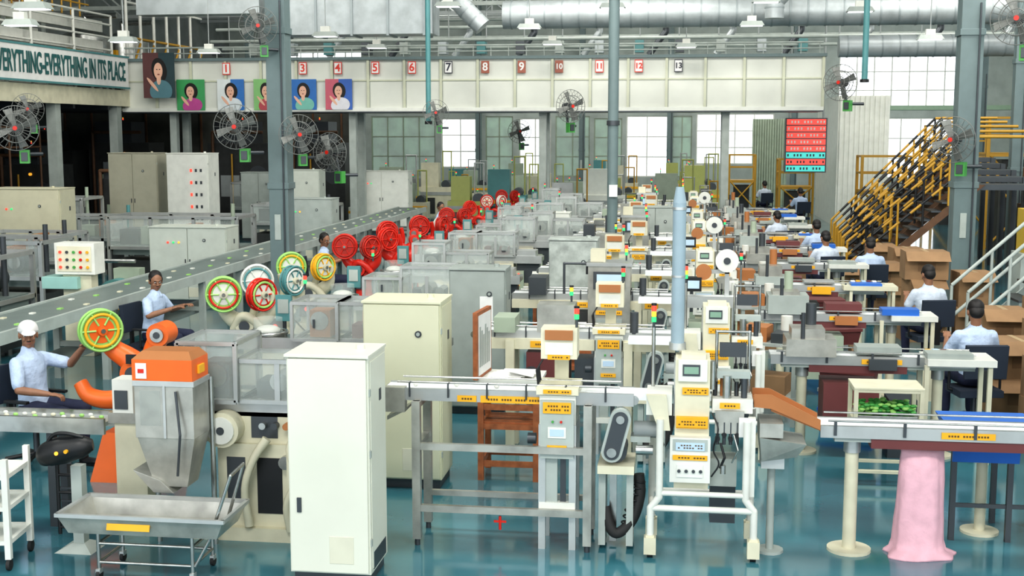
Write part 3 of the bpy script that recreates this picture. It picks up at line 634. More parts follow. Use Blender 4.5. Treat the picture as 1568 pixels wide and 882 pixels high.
b.spl([(.08,-.03,.92),(.16,-.03,1.02),(.20,-.03,1.15),(.26,-.04,1.26)],[.12,.095,.085,.085],orange,18)
b.cyl((.27,-.13,1.27),(.27,.08,1.27),.10,orange,n=24); b.cyl((.27,-.15,1.27),(.27,-.13,1.27),.06,steel,n=18); b.cyl((.27,-.155,1.27),(.27,-.15,1.27),.03,dsteel,n=12)
b.cyl((.06,-.18,.93),(.06,.14,.93),.12,orange,n=24); b.cyl((.06,-.19,.93),(.06,-.18,.93),.07,dsteel,n=18)
b.spl([(-.02,-.12,.72),(-.2,-.16,.70),(-.36,-.16,.74),(-.44,-.14,.84)],[.085,.08,.07,.06],orange,16)
b.cyl((-.22,-.14,1.30),(-.22,.04,1.30),.06,orange,n=18)
b.cyl((.30,-.32,.28),(.30,-.1,.28),.15,orange,n=22); b.cyl((.30,-.34,.28),(.30,-.32,.28),.06,black,n=16)
add_reel(b,(-.22,-.17,1.31),.75,lgreen,yel,.175,orange,orange)
b.spl([(.3,-.1,1.2),(.36,-.16,1.0),(.3,-.18,.8),(.18,-.2,.6)],[.014]*4,black,8); b.box((.06,-.2,1.07),(.09,.02,.08),black)
b.b2(-.1,.1,-.20,-.17,.5,.66,dsteel)
me_uo=b.mesh('film_reel_unwinder')
def cabinet(w,d,h,m,vent=True,lock=True,plinth=True,lamps=0,split=False):
    b=B(); z0=.08 if plinth else 0
    if plinth: b.b2(-w/2+.02,w/2-.02,-d/2+.02,d/2-.02,0,.08,dsteel)
    b.b2(-w/2,w/2,-d/2,d/2,z0,h-.02,m)
    b.b2(-w/2-.008,w/2+.008,-d/2-.03,d/2+.008,h-.02,h,m)
    if split:
        for s in(-1,1): b.b2(min(s*.006,s*(w/2-.012)),max(s*.006,s*(w/2-.012)),-d/2-.022,-d/2,z0+.015,h-.03,m); b.box((s*.04,-d/2-.03,h*.55),(.015,.02,.1),dsteel)
    else: b.b2(-w/2+.012,w/2-.012,-d/2-.022,-d/2,z0+.015,h-.03,m)
    b.b2(w/2,w/2+.006,-d/2+.03,d/2-.03,z0+.03,h-.05,m)
    for z in(.3,.9,h-.25): b.box((w/2+.004,-d/2+.01,z),(.012,.02,.05),lgrey)
    b.box((w/2+.008,d*.1,h*.8),(.006,.05,.08),dsteel)
    if lock: b.cyl((w*.22,-d/2-.035,h*.83),(w*.22,-d/2-.02,h*.83),.028,dsteel,n=16); b.cyl((w*.22,-d/2-.04,h*.83),(w*.22,-d/2-.034,h*.83),.016,lgrey,n=12)
    if vent: b.b2(w*.0,w*.3,-d/2-.025,-d/2-.02,h*.1,h*.22,mat('cream_vent',(.68,.67,.54),.6))
    for k in range(lamps): b.cyl((-w*.25+.1*(k%3),-d/2-.04,h*.8-.1*(k//3)),(-w*.25+.1*(k%3),-d/2-.02,h*.8-.1*(k//3)),.018,(redl,grnl,amb)[k%3],n=10)
    b.cyl((w*.3,0,h),(w*.3,0,h+.03),.03,m,n=10)
    return b
LY=[8.8+2.7*k for k in range(10)]
b=cabinet(.55,.46,1.56,mat('cabinet_cream',(.72,.73,.63),.42,0,.04,1.6),lock=False)
b.box((-.2,-.256,.55),(.03,.012,.10),dsteel); b.box((.277,.0,.16),(.01,.34,.12),dsteel)
b.obj('electrical_cabinet',(-2.26,7.95,0),bev=.006)
cabinet(.66,.5,1.60,mat('cream_cabinet2',(.68,.68,.50),.42,0,.04,1.6)).obj('electrical_cabinet',(-2.28,10.25,0),bev=.006)
b=cabinet(.6,.4,1.57,lgrey); b.box((.1,-.225,1.1),(.14,.005,.35),wht); b.obj('electrical_cabinet',(-2.1,13.0,0),bev=.006)
b=cabinet(.6,.4,1.68,mat('aged_grey',(.42,.46,.43),.5,0,.25,8),vent=False)
for k in range(14): b.box((-.2+.1*(k%4),-.225,.7+.07*(k//4)),(.05,.004,.04),(white,grey)[k%2])
b.obj('electrical_cabinet',(-1.30,15.45,0),bev=.006)
cabinet(.85,.5,1.6,lgrey,split=True).obj('electrical_cabinet',(-.45,23.6,0),bev=.006)
cabinet(.6,.4,1.3,offw).obj('electrical_cabinet',(-2.6,26.3,0),bev=.006)
cabinet(.5,.4,1.2,mach).obj('electrical_cabinet',(-1.9,20.9,0),bev=.006)
for i,y in enumerate(LY):
    put(me_out if i==0 else me_out2[i%3],'outfeed_conveyor',(0,y,0))
    if i in(2,5,8): put(me_xr,'inspection_tunnel',(-.78,y,0))
    else: put(me_chk,'checkweigher',(-.84 if i==0 else -.75+.12*((i*5)%3-1),y,0))
    if i==0: put(me_drv,'belt_drive_unit',(-.42,y,0))
    elif i<6: put(me_drv,'belt_drive_unit',(-.22,y-.36,0))
    if i in(2,4,7): put(me_lab,'labelling_machine',(.40,y-.02,0))
    else: put(me_st,'metal_detector_station',(.13 if i==0 else .37,y-.02,0))
    if i==0: put(me_ch,'infeed_chute',(0,y,0)); put(me_pk1,'packing_conveyor',(0,y+.1,0))
    else: put(me_pk2[i%3],'packing_conveyor',(.22+.02*i,y+.2,0))
    put(me_w1 if i==0 else me_w2[i%3],'candy_wrapping_machine',(-.0,y,0))
    if i in(5,7): put(me_w2[0],'candy_wrapping_machine',(0.8,y+1.2,0),0)
b=B(); b.cyl((0,0,.55),(0,0,.62),.08,steel,r1=.22,n=24); b.cyl((0,0,.62),(0,0,.74),.22,steel,n=24,cap=False); b.tor((0,0,.74),(0,0,1),.22,.012,steel); b.cyl((0,0,.05),(0,0,.55),.12,mach,n=16); b.b2(-.2,.2,-.2,.2,0,.05,dsteel); b.b2(-.05,.05,-.16,-.1,.25,.4,yel); mA=b.mesh('vibratory_bowl_feeder')
b=B()
for k in range(3): 
    z=.0+k*.2; b.hull8([(-.24,-.16,z),(.24,-.16,z),(.24,.16,z),(-.24,.16,z)],[(-.27,-.19,z+.18),(.27,-.19,z+.18),(.27,.19,z+.18),(-.27,.19,z+.18)],(blue,grey,maroon)[k]); b.b2(-.28,.28,-.2,.2,z+.165,z+.2,(blue,grey,maroon)[k])
mB=b.mesh('stacked_plastic_crates')
b=B(); b.b2(-.16,.16,-.14,.14,.7,1.15,mach); b.cyl((0,0,0),(0,0,.7),.035,dsteel,n=10); b.cyl((0,0,0),(0,0,.03),.18,dsteel,n=16); b.box((0,-.145,.98),(.24,.01,.18),dsteel); b.box((0,-.152,1.0),(.18,.006,.1),paleb)
for k in range(5): b.cyl((-.1+.05*k,-.16,.82),(-.1+.05*k,-.14,.82),.014,(redl,grnl,yel,black,white)[k],n=8)
mC=b.mesh('operator_pedestal')
b=B(); 
for x in(-.3,.3):
    for y in(-.2,.2): b.b2(x-.02,x+.02,y-.02,y+.02,0,.85,lgrey)
for z in(.3,.85): b.b2(-.33,.33,-.23,.23,z-.03,z,lgrey)
b.b2(-.25,.0,-.15,.15,.85,1.0,brown); b.b2(.05,.28,-.18,.1,.85,.95,dsteel); b.b2(-.2,.2,-.15,.15,.3,.5,card); b.cyl((.15,.1,.85),(.15,.1,1.1),.06,white,n=12); mD=b.mesh('work_bench')
for i,y in enumerate(LY[1:]):
    for m_,n_,x,dy in ((mC,'operator_pedestal',-.95,1.2),(mD,'work_bench',.95,1.45),(mA,'vibratory_bowl_feeder',-3.9,1.4),(mB,'stacked_plastic_crates',1.75+.1*(i%3),1.35)):
        if m_ is mC and i in (0,1,4): continue
        if i>=2 and m_ is mA: continue
        if i==8 and m_ is mD: continue
        put(m_,n_,(x+.07*((i*7)%3),y+dy,0),.2*((i*3)%4-1.5))
ux=[-4.68,-4.68,-4.8,-4.85,-4.9,-4.9,-4.9,-4.9,-4.9,-4.9]
um=[me_uo,me_uc,me_uc3]+[me_ur[k%3] for k in range(7)]
for i in range(10): put(um[i],'film_reel_unwinder',(ux[i],10.1+2.85*i-(0.1 if i>1 else 0),0),0 if i<3 else .15*((i*5)%3-1),sc=1 if i<5 else .92)
put(me_uc2,'film_reel_unwinder',(-4.75,14.2,0),.1)
put(me_ur[1],'film_reel_unwinder',(-4.6,20.0,0),.4); put(me_ur[0],'film_reel_unwinder',(-4.65,22.9,0),.2)
b=B(); b.cyl((0,0,.0),(0,0,1.03),.048,milk,n=20); b.cyl((0,0,1.03),(0,0,1.14),.048,milk,r1=.028,n=20); b.cyl((0,0,-.02),(0,0,.03),.06,alu,n=20); b.cyl((0,0,.98),(0,0,1.0),.052,alu,n=20); b.cyl((0,0,.5),(0,0,.515),.051,alu,n=20)
b.obj('dust_extraction_tube',(.0,8.85,1.47))
b=B()
for x in(-.24,.24):
    for y in(-.2,.2): b.b2(x-.025,x+.025,y-.025,y+.025,0,.86,wood)
for z in(.12,.45,.62):
    for y in(-.2,.2): b.b2(-.24,.24,y-.012,y+.012,z,z+.05,wood)
    for x in(-.24,.24): b.b2(x-.012,x+.012,-.2,.2,z,z+.05,wood)
for k in range(6): b.b2(-.22,.22,-.19+k*.065,-.15+k*.065,.5,.515,wood)
b.b2(-.28,.28,-.24,.24,.86,.89,white)
for k in range(5): b.box((-.05+.03*k,-.05+.02*k,.895+.006*k),(.3,.2,.006),wht)
b.box((.1,-.1,.93),(.22,.12,.006),wht,('Y',.2))
wt=b.mesh('wooden_side_table'); put(wt,'wooden_side_table',(-1.43,10.55,0)); put(wt,'wooden_side_table',(-1.2,13.3,0),.1); put(wt,'wooden_side_table',(-1.9,18.4,0),.1)
b=B(); b.b2(-.02,.02,-.24,.24,0,.58,wood); b.b2(.021,.024,-.21,.21,.03,.55,wht); b.b2(-.024,-.021,-.21,.21,.03,.55,wht)
for k in range(6): b.b2(.024,.026,-.18+.06*k,-.14+.06*k,.1,.45-.04*(k%3),lgrey)
b.obj('framed_notice_board',(-1.68,10.5,.892),-.1)
b=B(); b.b2(-.22,.22,-.15,.15,1.27,1.42,orange); b.hull8([(-.22,-.15,1.42),(.22,-.15,1.42),(.22,.15,1.42),(-.22,.15,1.42)],[(-.16,-.10,1.475),(.18,-.10,1.475),(.18,.10,1.475),(-.16,.10,1.475)],brown)
b.box((-.15,-.155,1.34),(.08,.006,.11),wht); b.box((-.15,-.16,1.34),(.045,.004,.03),red)
b.hull8([(-.10,-.10,.50),(.14,-.10,.50),(.14,.10,.50),(-.10,.10,.50)],[(-.20,-.14,.86),(.22,-.14,.86),(.22,.14,.86),(-.20,.14,.86)],hsteel)
b.b2(-.21,.22,-.145,.145,.86,1.24,hsteel); b.b2(-.17,-.02,-.15,-.145,.95,1.2,glass); b.b2(-.22,.23,-.15,.15,1.23,1.27,alu); b.b2(-.0,.02,-.155,-.145,.86,1.24,alu)
b.box((.225,0,1.34),(.02,.1,.06),yel); b.tube([(.1,-.16,1.2),(.14,-.2,.9),(.1,-.17,.6)],.01,dsteel,6)
b.prism([(-.25,.62),(-.05,.55),(.05,.46),(-.1,.46)],-.13,.13,hsteel)
for x in(-.2,.23): b.cyl((x,.17,0),(x,.17,1.25),.02,steel,n=8)
b.obj('chocolate_hopper',(-3.56,8.25,0),bev=.008)
b=B()
def trayw(z0,z1):
    lo=[(-.52,-.2),(.52,-.2),(.52,.2),(-.52,.2)]; hi=[(-.58,-.24),(.58,-.24),(.58,.24),(-.58,.24)]
    b.hull8([(x,y,z0) for x,y in lo],[(x,y,z0+.012) for x,y in lo],hsteel)
    for i in range(4):
        j=(i+1)%4; (x0,y0),(x1,y1)=lo[i],lo[j]; (X0_,Y0_),(X1_,Y1_)=hi[i],hi[j]
        f=.97
        b.hull8([(x0,y0,z0),(x1,y1,z0),(x1*f,y1*f,z0),(x0*f,y0*f,z0)],[(X0_,Y0_,z1),(X1_,Y1_,z1),(X1_*f,Y1_*f,z1),(X0_*f,Y0_*f,z1)],hsteel)
trayw(.32,.45)
for y in(-.24,.24): b.b2(-.59,.59,y-.012,y+.012,.44,.465,alu)
for x in(-.58,.58): b.b2(x-.012,x+.012,-.24,.24,.44,.465,alu)
b.box((-.08,-.232,.385),(.3,.006,.045),yel,('X',R(-17)))
for x in(-.32,.34):
    for y in(-.18,.18): b.cyl((x,y,.07),(x,y,.33),.014,steel,n=8); b.cyl((x-.012,y,.035),(x+.012,y,.035),.035,rubber,n=12); b.box((x,y,.06),(.03,.05,.03),alu)
for z in(.12,.25):
    for y in(-.18,.18): b.tube([(-.32,y,z),(.34,y,z)],.012,steel,6)
    for x in(-.32,.34): b.tube([(x,-.18,z),(x,.18,z)],.012,steel,6)
b.tube([(.36,-.18,.12),(.46,-.18,.3),(.62,-.18,.75),(.60,.12,.75),(.46,.12,.3)],.013,steel,6)
b.obj('stainless_tray_trolley',(-3.52,7.80,0))
b=B()
for x in(-.3,.3):
    for y in(-.2,.2): b.b2(x-.02,x+.02,y-.02,y+.02,.08,.78,white); b.cyl((x-.012,y,.04),(x+.012,y,.04),.04,rubber,n=12)
for z in(.18,.42,.64):
    for y in(-.2,.2): b.b2(-.3,.3,y-.015,y+.015,z,z+.03,white)
    for x in(-.3,.3): b.b2(x-.015,x+.015,-.2,.2,z,z+.03,white)
    b.b2(-.3,.3,-.2,.2,z+.0,z+.008,white)
b.obj('white_rack_trolley',(-4.86,7.85,0),.15)
b=B(); b.b2(-5.6,-4.25,-.12,.12,.80,.83,alu); b.b2(-5.6,-4.25,-.15,-.12,.74,.86,steel); b.b2(-5.6,-4.25,.12,.15,.74,.86,steel)
for x in(-5.3,-4.7): b.b2(x-.03,x+.03,-.12,-.06,.0,.76,dsteel); b.b2(x-.03,x+.03,.06,.12,0,.76,dsteel)
for k in range(6): b.box((-4.62,-.09,.1+.1*k),(.14,.015,.015),dsteel)
for k in range(22): b.sph((-5.55+k*.058,.03*((k*5)%4-1.5),.845),(.022,.014,.014),(lgreen,white,cream)[k%3],8,5)
b.obj('infeed_conveyor',(0,8.75,0))
b=B(); b.b2(-.12,.12,-.1,.1,0,.85,cream); b.b2(-.16,.16,-.12,.12,.85,.93,hsteel); b.b2(-.12,.04,-.12,.06,.93,1.18,white); b.b2(-.10,-.0,-.13,-.12,.96,1.1,dsteel); b.cyl((.1,-.02,.93),(.1,-.02,1.1),.03,brown); b.tube([(.04,.0,1.1),(.14,.0,1.2)],.012,steel,6)
b.obj('sealing_head_unit',(-4.02,8.65,0))
b=B(); b.b2(-.04,.04,-.04,.04,.03,.62,lgrey); b.hull8([(-.14,-.14,0),(.14,-.14,0),(.14,.14,0),(-.14,.14,0)],[(-.05,-.05,.05),(.05,-.05,.05),(.05,.05,.05),(-.05,.05,.05)],lgrey)
for k in range(4): b.tube([(-.16,0,.15+.13*k),(-.04,0,.15+.13*k)],.012,black,6)
b.cyl((-.16,0,.1),(-.16,0,.62),.014,black,n=8)
b.spl([(-.20,-.1,.66),(-.16,-.12,.72),(-.04,-.13,.76),(.1,-.12,.79),(.17,-.1,.8)],[.045,.09,.10,.08,.04],black,18)
for k in range(2): b.cyl((-.04+.07*k,-.235,.76+.015*k),(-.04+.07*k,-.18,.76+.015*k),.014,amb if k==0 else yel,n=12); 
b.spl([(-.17,-.14,.78),(-.1,-.15,.87),(0,-.16,.89),(.12,-.14,.86)],[.014]*4,black,8)
b.obj('inspection_vacuum_on_stand',(-4.26,8.2,0))
b=B(); n=48; rings=[(0,.245,1.0),(.012,.24,1),(.04,.195,.95),(.10,.178,.9),(.25,.172,.9),(.4,.163,.9),(.55,.158,.85),(.68,.15,.8),(.74,.145,.6),(.775,.15,.5)]
vs=[];fs=[]
for j,(z,r,fl) in enumerate(rings):
    for i in range(n):
        a=2*math.pi*i/n; w=1+.035*math.sin(5*a+z*3)+.02*math.sin(9*a-z*5)+.012*math.sin(17*a+z*6)+(.10*math.cos(3*a+.5)+.05*math.sin(7*a) if j<2 else 0)
        vs.append((r*w*math.cos(a),r*w*math.sin(a)*fl*.85,z))
for j in range(len(rings)-1):
    for i in range(n): fs.append((j*n+i,j*n+(i+1)%n,(j+1)*n+(i+1)%n,(j+1)*n+i))
fs.append(tuple(range(n-1,-1,-1))); fs.append(tuple(range((len(rings)-1)*n,len(rings)*n)))
b.add(vs,fs,pink,True); b.obj('pink_waste_sack',(1.73,8.90,0))
b=B(); b.b2(0,.9,-.3,.25,.71,.74,white); b.hull8([(.03,-.3,.60),(.5,-.3,.60),(.5,-.28,.60),(.03,-.28,.60)],[(.03,-.32,.71),(.5,-.32,.71),(.5,-.28,.71),(.03,-.28,.71)],blue)
b.hull8([(.05,-.2,.74),(.6,-.2,.74),(.6,.2,.74),(.05,.2,.74)],[(.0,-.24,.86),(.65,-.24,.86),(.65,.24,.86),(.0,.24,.86)],blue)
for x in(.05,.45,.85):
    for y in(-.26,.2): b.b2(x-.02,x+.02,y-.02,y+.02,0,.71,dsteel)
b.b2(.05,.85,-.27,-.25,.25,.28,dsteel)
b.cyl((.3,-.05,0),(.3,-.05,.71),.04,cream,n=14); b.cyl((.3,-.05,0),(.3,-.05,.02),.14,cream,n=20)
b.obj('packing_table',(1.98,9.5,0))
b=B()
for x in(-.27,.27):
    for y in(-.18,.18): b.b2(x-.018,x+.018,y-.018,y+.018,.08,.84,cream); b.cyl((x-.012,y,.04),(x+.012,y,.04),.04,rubber,n=12)
for z in(.12,.55,.82): 
    for y in(-.18,.18): b.b2(-.27,.27,y-.015,y+.015,z-.015,z+.015,cream)
    for x in(-.27,.27): b.b2(x-.015,x+.015,-.18,.18,z-.015,z+.015,cream)
b.b2(-.29,.29,-.2,.2,.83,.85,cream); b.b2(-.26,.26,-.16,.16,.55,.6,steel)
for k in range(160): b.sph((random.uniform(-.23,.23),random.uniform(-.15,.14),random.uniform(.61,.69)),(.03,.02,.015),green if k%3 else lgreen,6,4)
b.obj('sweets_trolley',(1.78,10.8,0),bev=.003)

# ------------------------------------------------------------------ left side
b=B(); b.b2(-7.55,-6.85,9,33,.90,.95,gbelt); b.b2(-7.6,-7.55,9,33,.84,.97,lgrey); b.b2(-6.85,-6.80,9,33,.84,.97,lgrey)
for k in range(16):
    y=9.4+1.55*k; b.b2(-7.55,-7.47,y,y+.08,0,.86,lgrey); b.b2(-6.93,-6.85,y,y+.08,0,.86,lgrey); b.b2(-7.5,-6.9,y+.01,y+.07,.4,.46,lgrey)
b.b2(-7.4,-7.0,9.5,32.5,.35,.40,gbelt)
for k in range(60): b.b2(-7.4+.13*(k%4),-7.35+.13*(k%4),9.5+k*.39,9.57+k*.39,.95,.965,(white,lgreen,cream)[k%3])
b.obj('long_transfer_conveyor')
def cab(name,x0,x1,y,h,m,**k): cabinet(x1-x0,.6,h,m,**k).obj(name,((x0+x1)/2,y,0),bev=.008)
pgc=mat('pale_grey_cab',(.56,.60,.54),.5)
cab('electrical_cabinet',-12.8,-11.4,22,1.95,mat('beige_cab',(.56,.54,.40),.5),lamps=2)
cab('electrical_cabinet',-13.4,-12.2,28.2,2.5,mat('tan_cab',(.38,.37,.29),.5),split=True)
b=cabinet(1.0,.7,2.5,white,lock=False)
for k in range(18): b.box((.1+.12*(k%3),-.38,.7+.28*(k//3)),(.05,.01,.07),(redl,dsteel,dsteel)[k%3])
b.obj('control_cabinet',(-11.35,28,0),bev=.008)
cab('electrical_cabinet',-9.15,-7.75,20.8,1.36,pgc,lamps=3,split=True)
cab('electrical_cabinet',-9.0,-7.75,27.4,1.5,lgrey,lamps=3)
cab('electrical_cabinet',-9.5,-7.9,36,1.85,offw,split=True,lamps=2)
cab('electrical_cabinet',-10.6,-9.4,32,2.0,pgc); cab('electrical_cabinet',-11.9,-10.9,33,1.9,lgrey,split=True)
b=B(); b.box((0,0,1.32),(.56,.3,.42),white); b.box((0,-.155,1.32),(.48,.01,.34),cream); b.b2(-.2,.2,-.1,.1,0,1.1,cream); b.box((-.2,-.0,1.0),(.5,.4,.16),mat('pale_teal',(.35,.6,.55),.4))
for k in range(15): b.cyl((-.19+.095*(k%5),-.175,1.21+.1*(k//5)),(-.19+.095*(k%5),-.15,1.21+.1*(k//5)),.020,(redl,green,yel,dsteel,red)[(k*3)%5],n=10)
b.obj('operator_control_panel',(-7.95,15.6,0),bev=.006)
b=B(); b.b2(-.4,.4,-.3,.3,0,.3,teal); b.cyl((0,-.3,.6),(0,.4,.6),.26,teal,n=20); b.cyl((0,-.36,.6),(0,-.3,.6),.2,yel,n=20); b.cyl((0,-.4,.6),(0,-.36,.6),.1,teal,n=20); b.b2(-.1,.3,-.1,.1,.8,1.0,mach)
b.tube([(-.3,0,.3),(-.3,0,1.1),(.2,0,1.1)],.03,steel)
b.obj('teal_gear_motor',(-8.15,17.3,0)); 
def guard(x,y,w,h,name='guarded_conveyor_machine'):
    b=B()
    for i in range(4):
        xx=-w/2+w*i/3
        for yy in(-.5,.5): b.b2(xx-.03,xx+.03,yy-.03,yy+.03,0,h,alu)
    for z in(.75,h):
        for yy in(-.5,.5): b.b2(-w/2,w/2,yy-.03,yy+.03,z-.03,z+.03,alu)
        for xx in(-w/2,w/2): b.b2(xx-.03,xx+.03,-.5,.5,z-.03,z+.03,alu)
    b.b2(-w/2,w/2,-.505,-.5,.75,h,glass); b.b2(-w/2,w/2,-.35,.35,.6,.8,gbelt); b.b2(-w*.3,-w*.05,-.2,.2,.8,h*.85,mach); b.cyl((w*.2,-.3,h*.75),(w*.2,.3,h*.75),.16,dsteel,n=18); b.cyl((w*.2,-.34,h*.75),(w*.2,-.3,h*.75),.1,steel,n=18)
    b.b2(-w/2,w/2,-.4,.4,.1,.5,darkm); b.b2(-w*.45,-w*.3,-.3,.3,.8,1.1,dsteel); b.b2(w*.05,w*.12,-.3,.3,.8,1.2,brown); b.cyl((w*.4,0,.8),(w*.4,0,h+.25),.04,(teal,dsteel,mach)[int(abs(x*3))%3],n=12)
    b.obj(name,(x,y,0))
guard(-9.7,23.3,2.6,1.35); guard(-9.5,15.5,1.3,1.35); guard(-10.6,18.3,1.8,1.3); guard(-12.2,25.0,1.5,1.2); guard(-9.4,29.8,2,1.2); guard(-8.6,12.8,1.2,1.25)
guard(-14.2,24.2,1.6,1.3); guard(-9.9,12.6,1.1,1.2); guard(-12.8,18.4,1.8,1.5); guard(-12.2,35.4,1.6,1.5); guard(-11.4,20.6,1.6,1.2); guard(-13.8,26.6,1.2,1.5)

# ------------------------------------------------------------------ right side
def stair(x,y,w,run,rise,n,m,name,rz=0,black_bands=True):
    b=B()
    for i in range(n):
        b.b2(run*i/n,run*(i+1)/n+.02,-w/2,w/2,rise*(i+1)/n-.03,rise*(i+1)/n,dsteel)
    for yy in(-w/2,w/2):
        b.hull8([(0,yy-.02,-.0),(.2,yy-.02,0),(.2,yy+.02,0),(0,yy+.02,0)],[(run,yy-.02,rise),(run+.2,yy-.02,rise),(run+.2,yy+.02,rise),(run,yy+.02,rise)],m if not black_bands else dbrown)
        for hh in(.45,.9):
            k=12
            for i in range(k):
                a=Vector((run*i/k,yy,rise*i/k+hh)); c=Vector((run*(i+1)/k,yy,rise*(i+1)/k+hh)); b.cyl(a,c,.026,black if (black_bands and i%2) else m,n=8)
        for i in range(0,6): b.cyl((run*i/5,yy,rise*i/5),(run*i/5,yy,rise*i/5+.9),.022,black if (black_bands and i%2) else m,n=8)
    b.b2(run,run+1.2,-w/2,w/2,rise-.1,rise,dsteel)
    for yy in(-w/2,w/2):
        b.b2(run+1.1,run+1.2,yy-.05,yy+.05,0,rise,dsteel); b.tube([(run,yy,rise+.9),(run+1.2,yy,rise+.9)],.03,m)
    b.obj(name,(x,y,0),rz)
for k in range(5): stair(3.2+.10*k,24.8+1.3*k,.8,2.3,2.0+.10*k,12,yrail,'access_stair')
b=B()
for k in range(5): b.b2(.2,1.8,k*1.3,k*1.3+.9,0,1.4+.2*(k%2),(darkm,dbrown,dsteel,darkm,dbrown)[k]); b.b2(.4,1.2,k*1.3+.1,k*1.3+.8,1.4,1.9,dsteel); b.tube([(.1,k*1.3,0),(.1,k*1.3,2.2),(1.8,k*1.3,2.2)],.05,dbrown)
b.obj('kneading_machine_row',(7.3,23.0,0))
stair(3.75,17.2,.8,2.6,2.4,12,lgrey,'grey_access_stair',0.05,False)
def yplat(x,y,w,d,z):
    b=B(); b.b2(-w/2,w/2,-d/2,d/2,z-.1,z,yrail)
    for xx in(-w/2,w/2):
        for yy in(-d/2,d/2): b.b2(xx-.04,xx+.04,yy-.04,yy+.04,0,z+1.0,yrail)
    for zz in(.5,.98):
        for yy in(-d/2,d/2): b.b2(-w/2,w/2,yy-.025,yy+.025,z+zz-.025,z+zz+.025,yrail)
        for xx in(-w/2,w/2): b.b2(xx-.025,xx+.025,-d/2,d/2,z+zz-.025,z+zz+.025,yrail)
    b.cyl((-w/2,-d/2,0),(w/2,-d/2,z),.03,yrail,n=8); b.cyl((w/2,-d/2,0),(-w/2,-d/2,z),.03,yrail,n=8)
    b.b2(-w*.3,w*.3,-d*.3,d*.3,0,z-.2,darkm)
    b.obj('yellow_access_platform',(x,y,0))
yplat(8.6,33.5,1.8,1.2,1.9); yplat(9.6,37,2.2,1.5,2.4); yplat(5.9,37.5,1.4,1.0,1.3); yplat(4.2,47,1.2,1.2,1.0); yplat(2.4,50,1.0,1.0,1.1); yplat(8.8,42,1.6,1.5,2.2); yplat(10.2,30.5,1.6,1.2,2.0)
b=B(); b.b2(-.36,.36,-.28,.28,0,1.25,lgrey); b.b2(-.3,.3,-.26,.26,1.25,1.88,mat('safety_yellow',(.58,.40,.04),.5)); b.box((-.05,-.265,1.55),(.2,.01,.2),wht); b.box((-.05,-.272,1.55),(.15,.01,.02),ink); b.obj('yellow_control_cabinet',(5.25,18.9,0),bev=.01)
def carton(w,d,h):
    b=B(); b.b2(-w/2,w/2,-d/2,d/2,0,h,card); b.b2(-.03,.03,-d/2-.003,d/2+.003,h-.06,h+.003,mat('tape',(.48,.34,.19),.3)); b.b2(-w*.2,w*.2,-d/2-.004,-d/2,h*.3,h*.6,mat('carton_print',(.21,.12,.06),.7))
    b.hull8([(-w/2,-d/2-.16,h-.12),(w/2,-d/2-.16,h-.12),(w/2,-d/2-.15,h-.115),(-w/2,-d/2-.15,h-.115)],[(-w/2,-d/2-.01,h),(w/2,-d/2-.01,h),(w/2,-d/2,h+.005),(-w/2,-d/2,h+.005)],card)
    return b.mesh('cardboard_carton')
c1=carton(.6,.45,.4); c2=carton(.5,.4,.5)
for x,y,z,m,r in((3.5,18.4,0,c1,.1),(3.5,18.4,.4,c2,.15),(3.5,18.4,.9,c1,.0),(4.2,18.5,0,c2,0),(4.2,18.5,.5,c2,.1),(3.85,15.4,0,c1,-.1),(3.85,15.4,.4,c2,0),(4.45,15.6,0,c2,.1),(4.45,15.6,.5,c2,.1),(4.2,14.4,0,c2,.2),(4.2,14.4,.5,c1,.1),(3.6,13.7,0,c1,0),(3.6,13.7,.4,c1,.1),(3.4,21.6,0,c1,.2),(3.4,21.6,.4,c1,.1),(3.2,23.6,0,c2,.1),(3.7,12.5,0,c1,.1),(3.7,12.5,.4,c1,.0),(3.7,12.5,.8,c2,.2),(3.9,22.2,0,c2,0),(4.4,13.2,0,c1,0),(4.4,13.2,.4,c2,0),(4.6,14.9,0,c1,.1),(4.6,14.9,.4,c2,.1),(4.6,14.9,.9,c1,.05),(3.9,22.2,.5,c2,.1),(3.75,24.0,0,c1,0),(3.75,24.0,.4,c2,0)):
    put(m,'cardboard_carton',(x,y,z),r)
b=B(); b.b2(4.9,6.4,0,.1,0,4.1,offw)
for k in range(10): b.b2(4.9+k*.15,4.97+k*.15,-.04,0,0,4.1,offw)
b.b2(4.85,4.95,.1,6,0,4.1,offw); b.obj('corrugated_partition',(0,40,0))
b=B()
for k in range(14): b.b2(2.9+.10*k,2.95+.10*k,-.03,.02,0,3.5,mach)
b.b2(2.9,4.3,.02,.05,0,3.5,mach); b.obj('corrugated_screen',(0,52,0))
fy=mat('far_yellowgreen',(.40,.43,.14),.5)
for rw in range(9):
    for cx in range(4):
        x=-9.5+cx*3.1+(rw%2)*.9; y=37.2+rw*2.1; w=random.uniform(.9,1.5); h=random.uniform(.9,1.9)
        if x>2.2: continue
        b=B(); m=random.choice([mach,fy,cream,teal,offw,cream])
        b.b2(-w/2,w/2,-.25,.25,0,h*.55,m); b.b2(-w/2+.1,w*.1,-.2,.2,h*.55,h,random.choice([mach,alu,m,m])); b.cyl((w*.3,-.2,h*.6),(w*.3,.2,h*.6),.15,dsteel,n=12)
        b.b2(-w/2,w/2,-.27,-.25,h*.4,h*.46,random.choice([yel,grey,alu])); b.b2(-w*.4,0,-.26,-.25,.1,h*.35,random.choice([darkm,maroon,dsteel])); b.tube([(w*.2,0,h*.5),(w*.2,0,h+.4),(w*.45,0,h+.4),(w*.45,0,h*.5)],.025,random.choice([alu,fy,yrail]),6)
        tower(b,-w*.3,0,h,(grnl,redl))
        b.obj('distant_process_machine',(x,y,0))

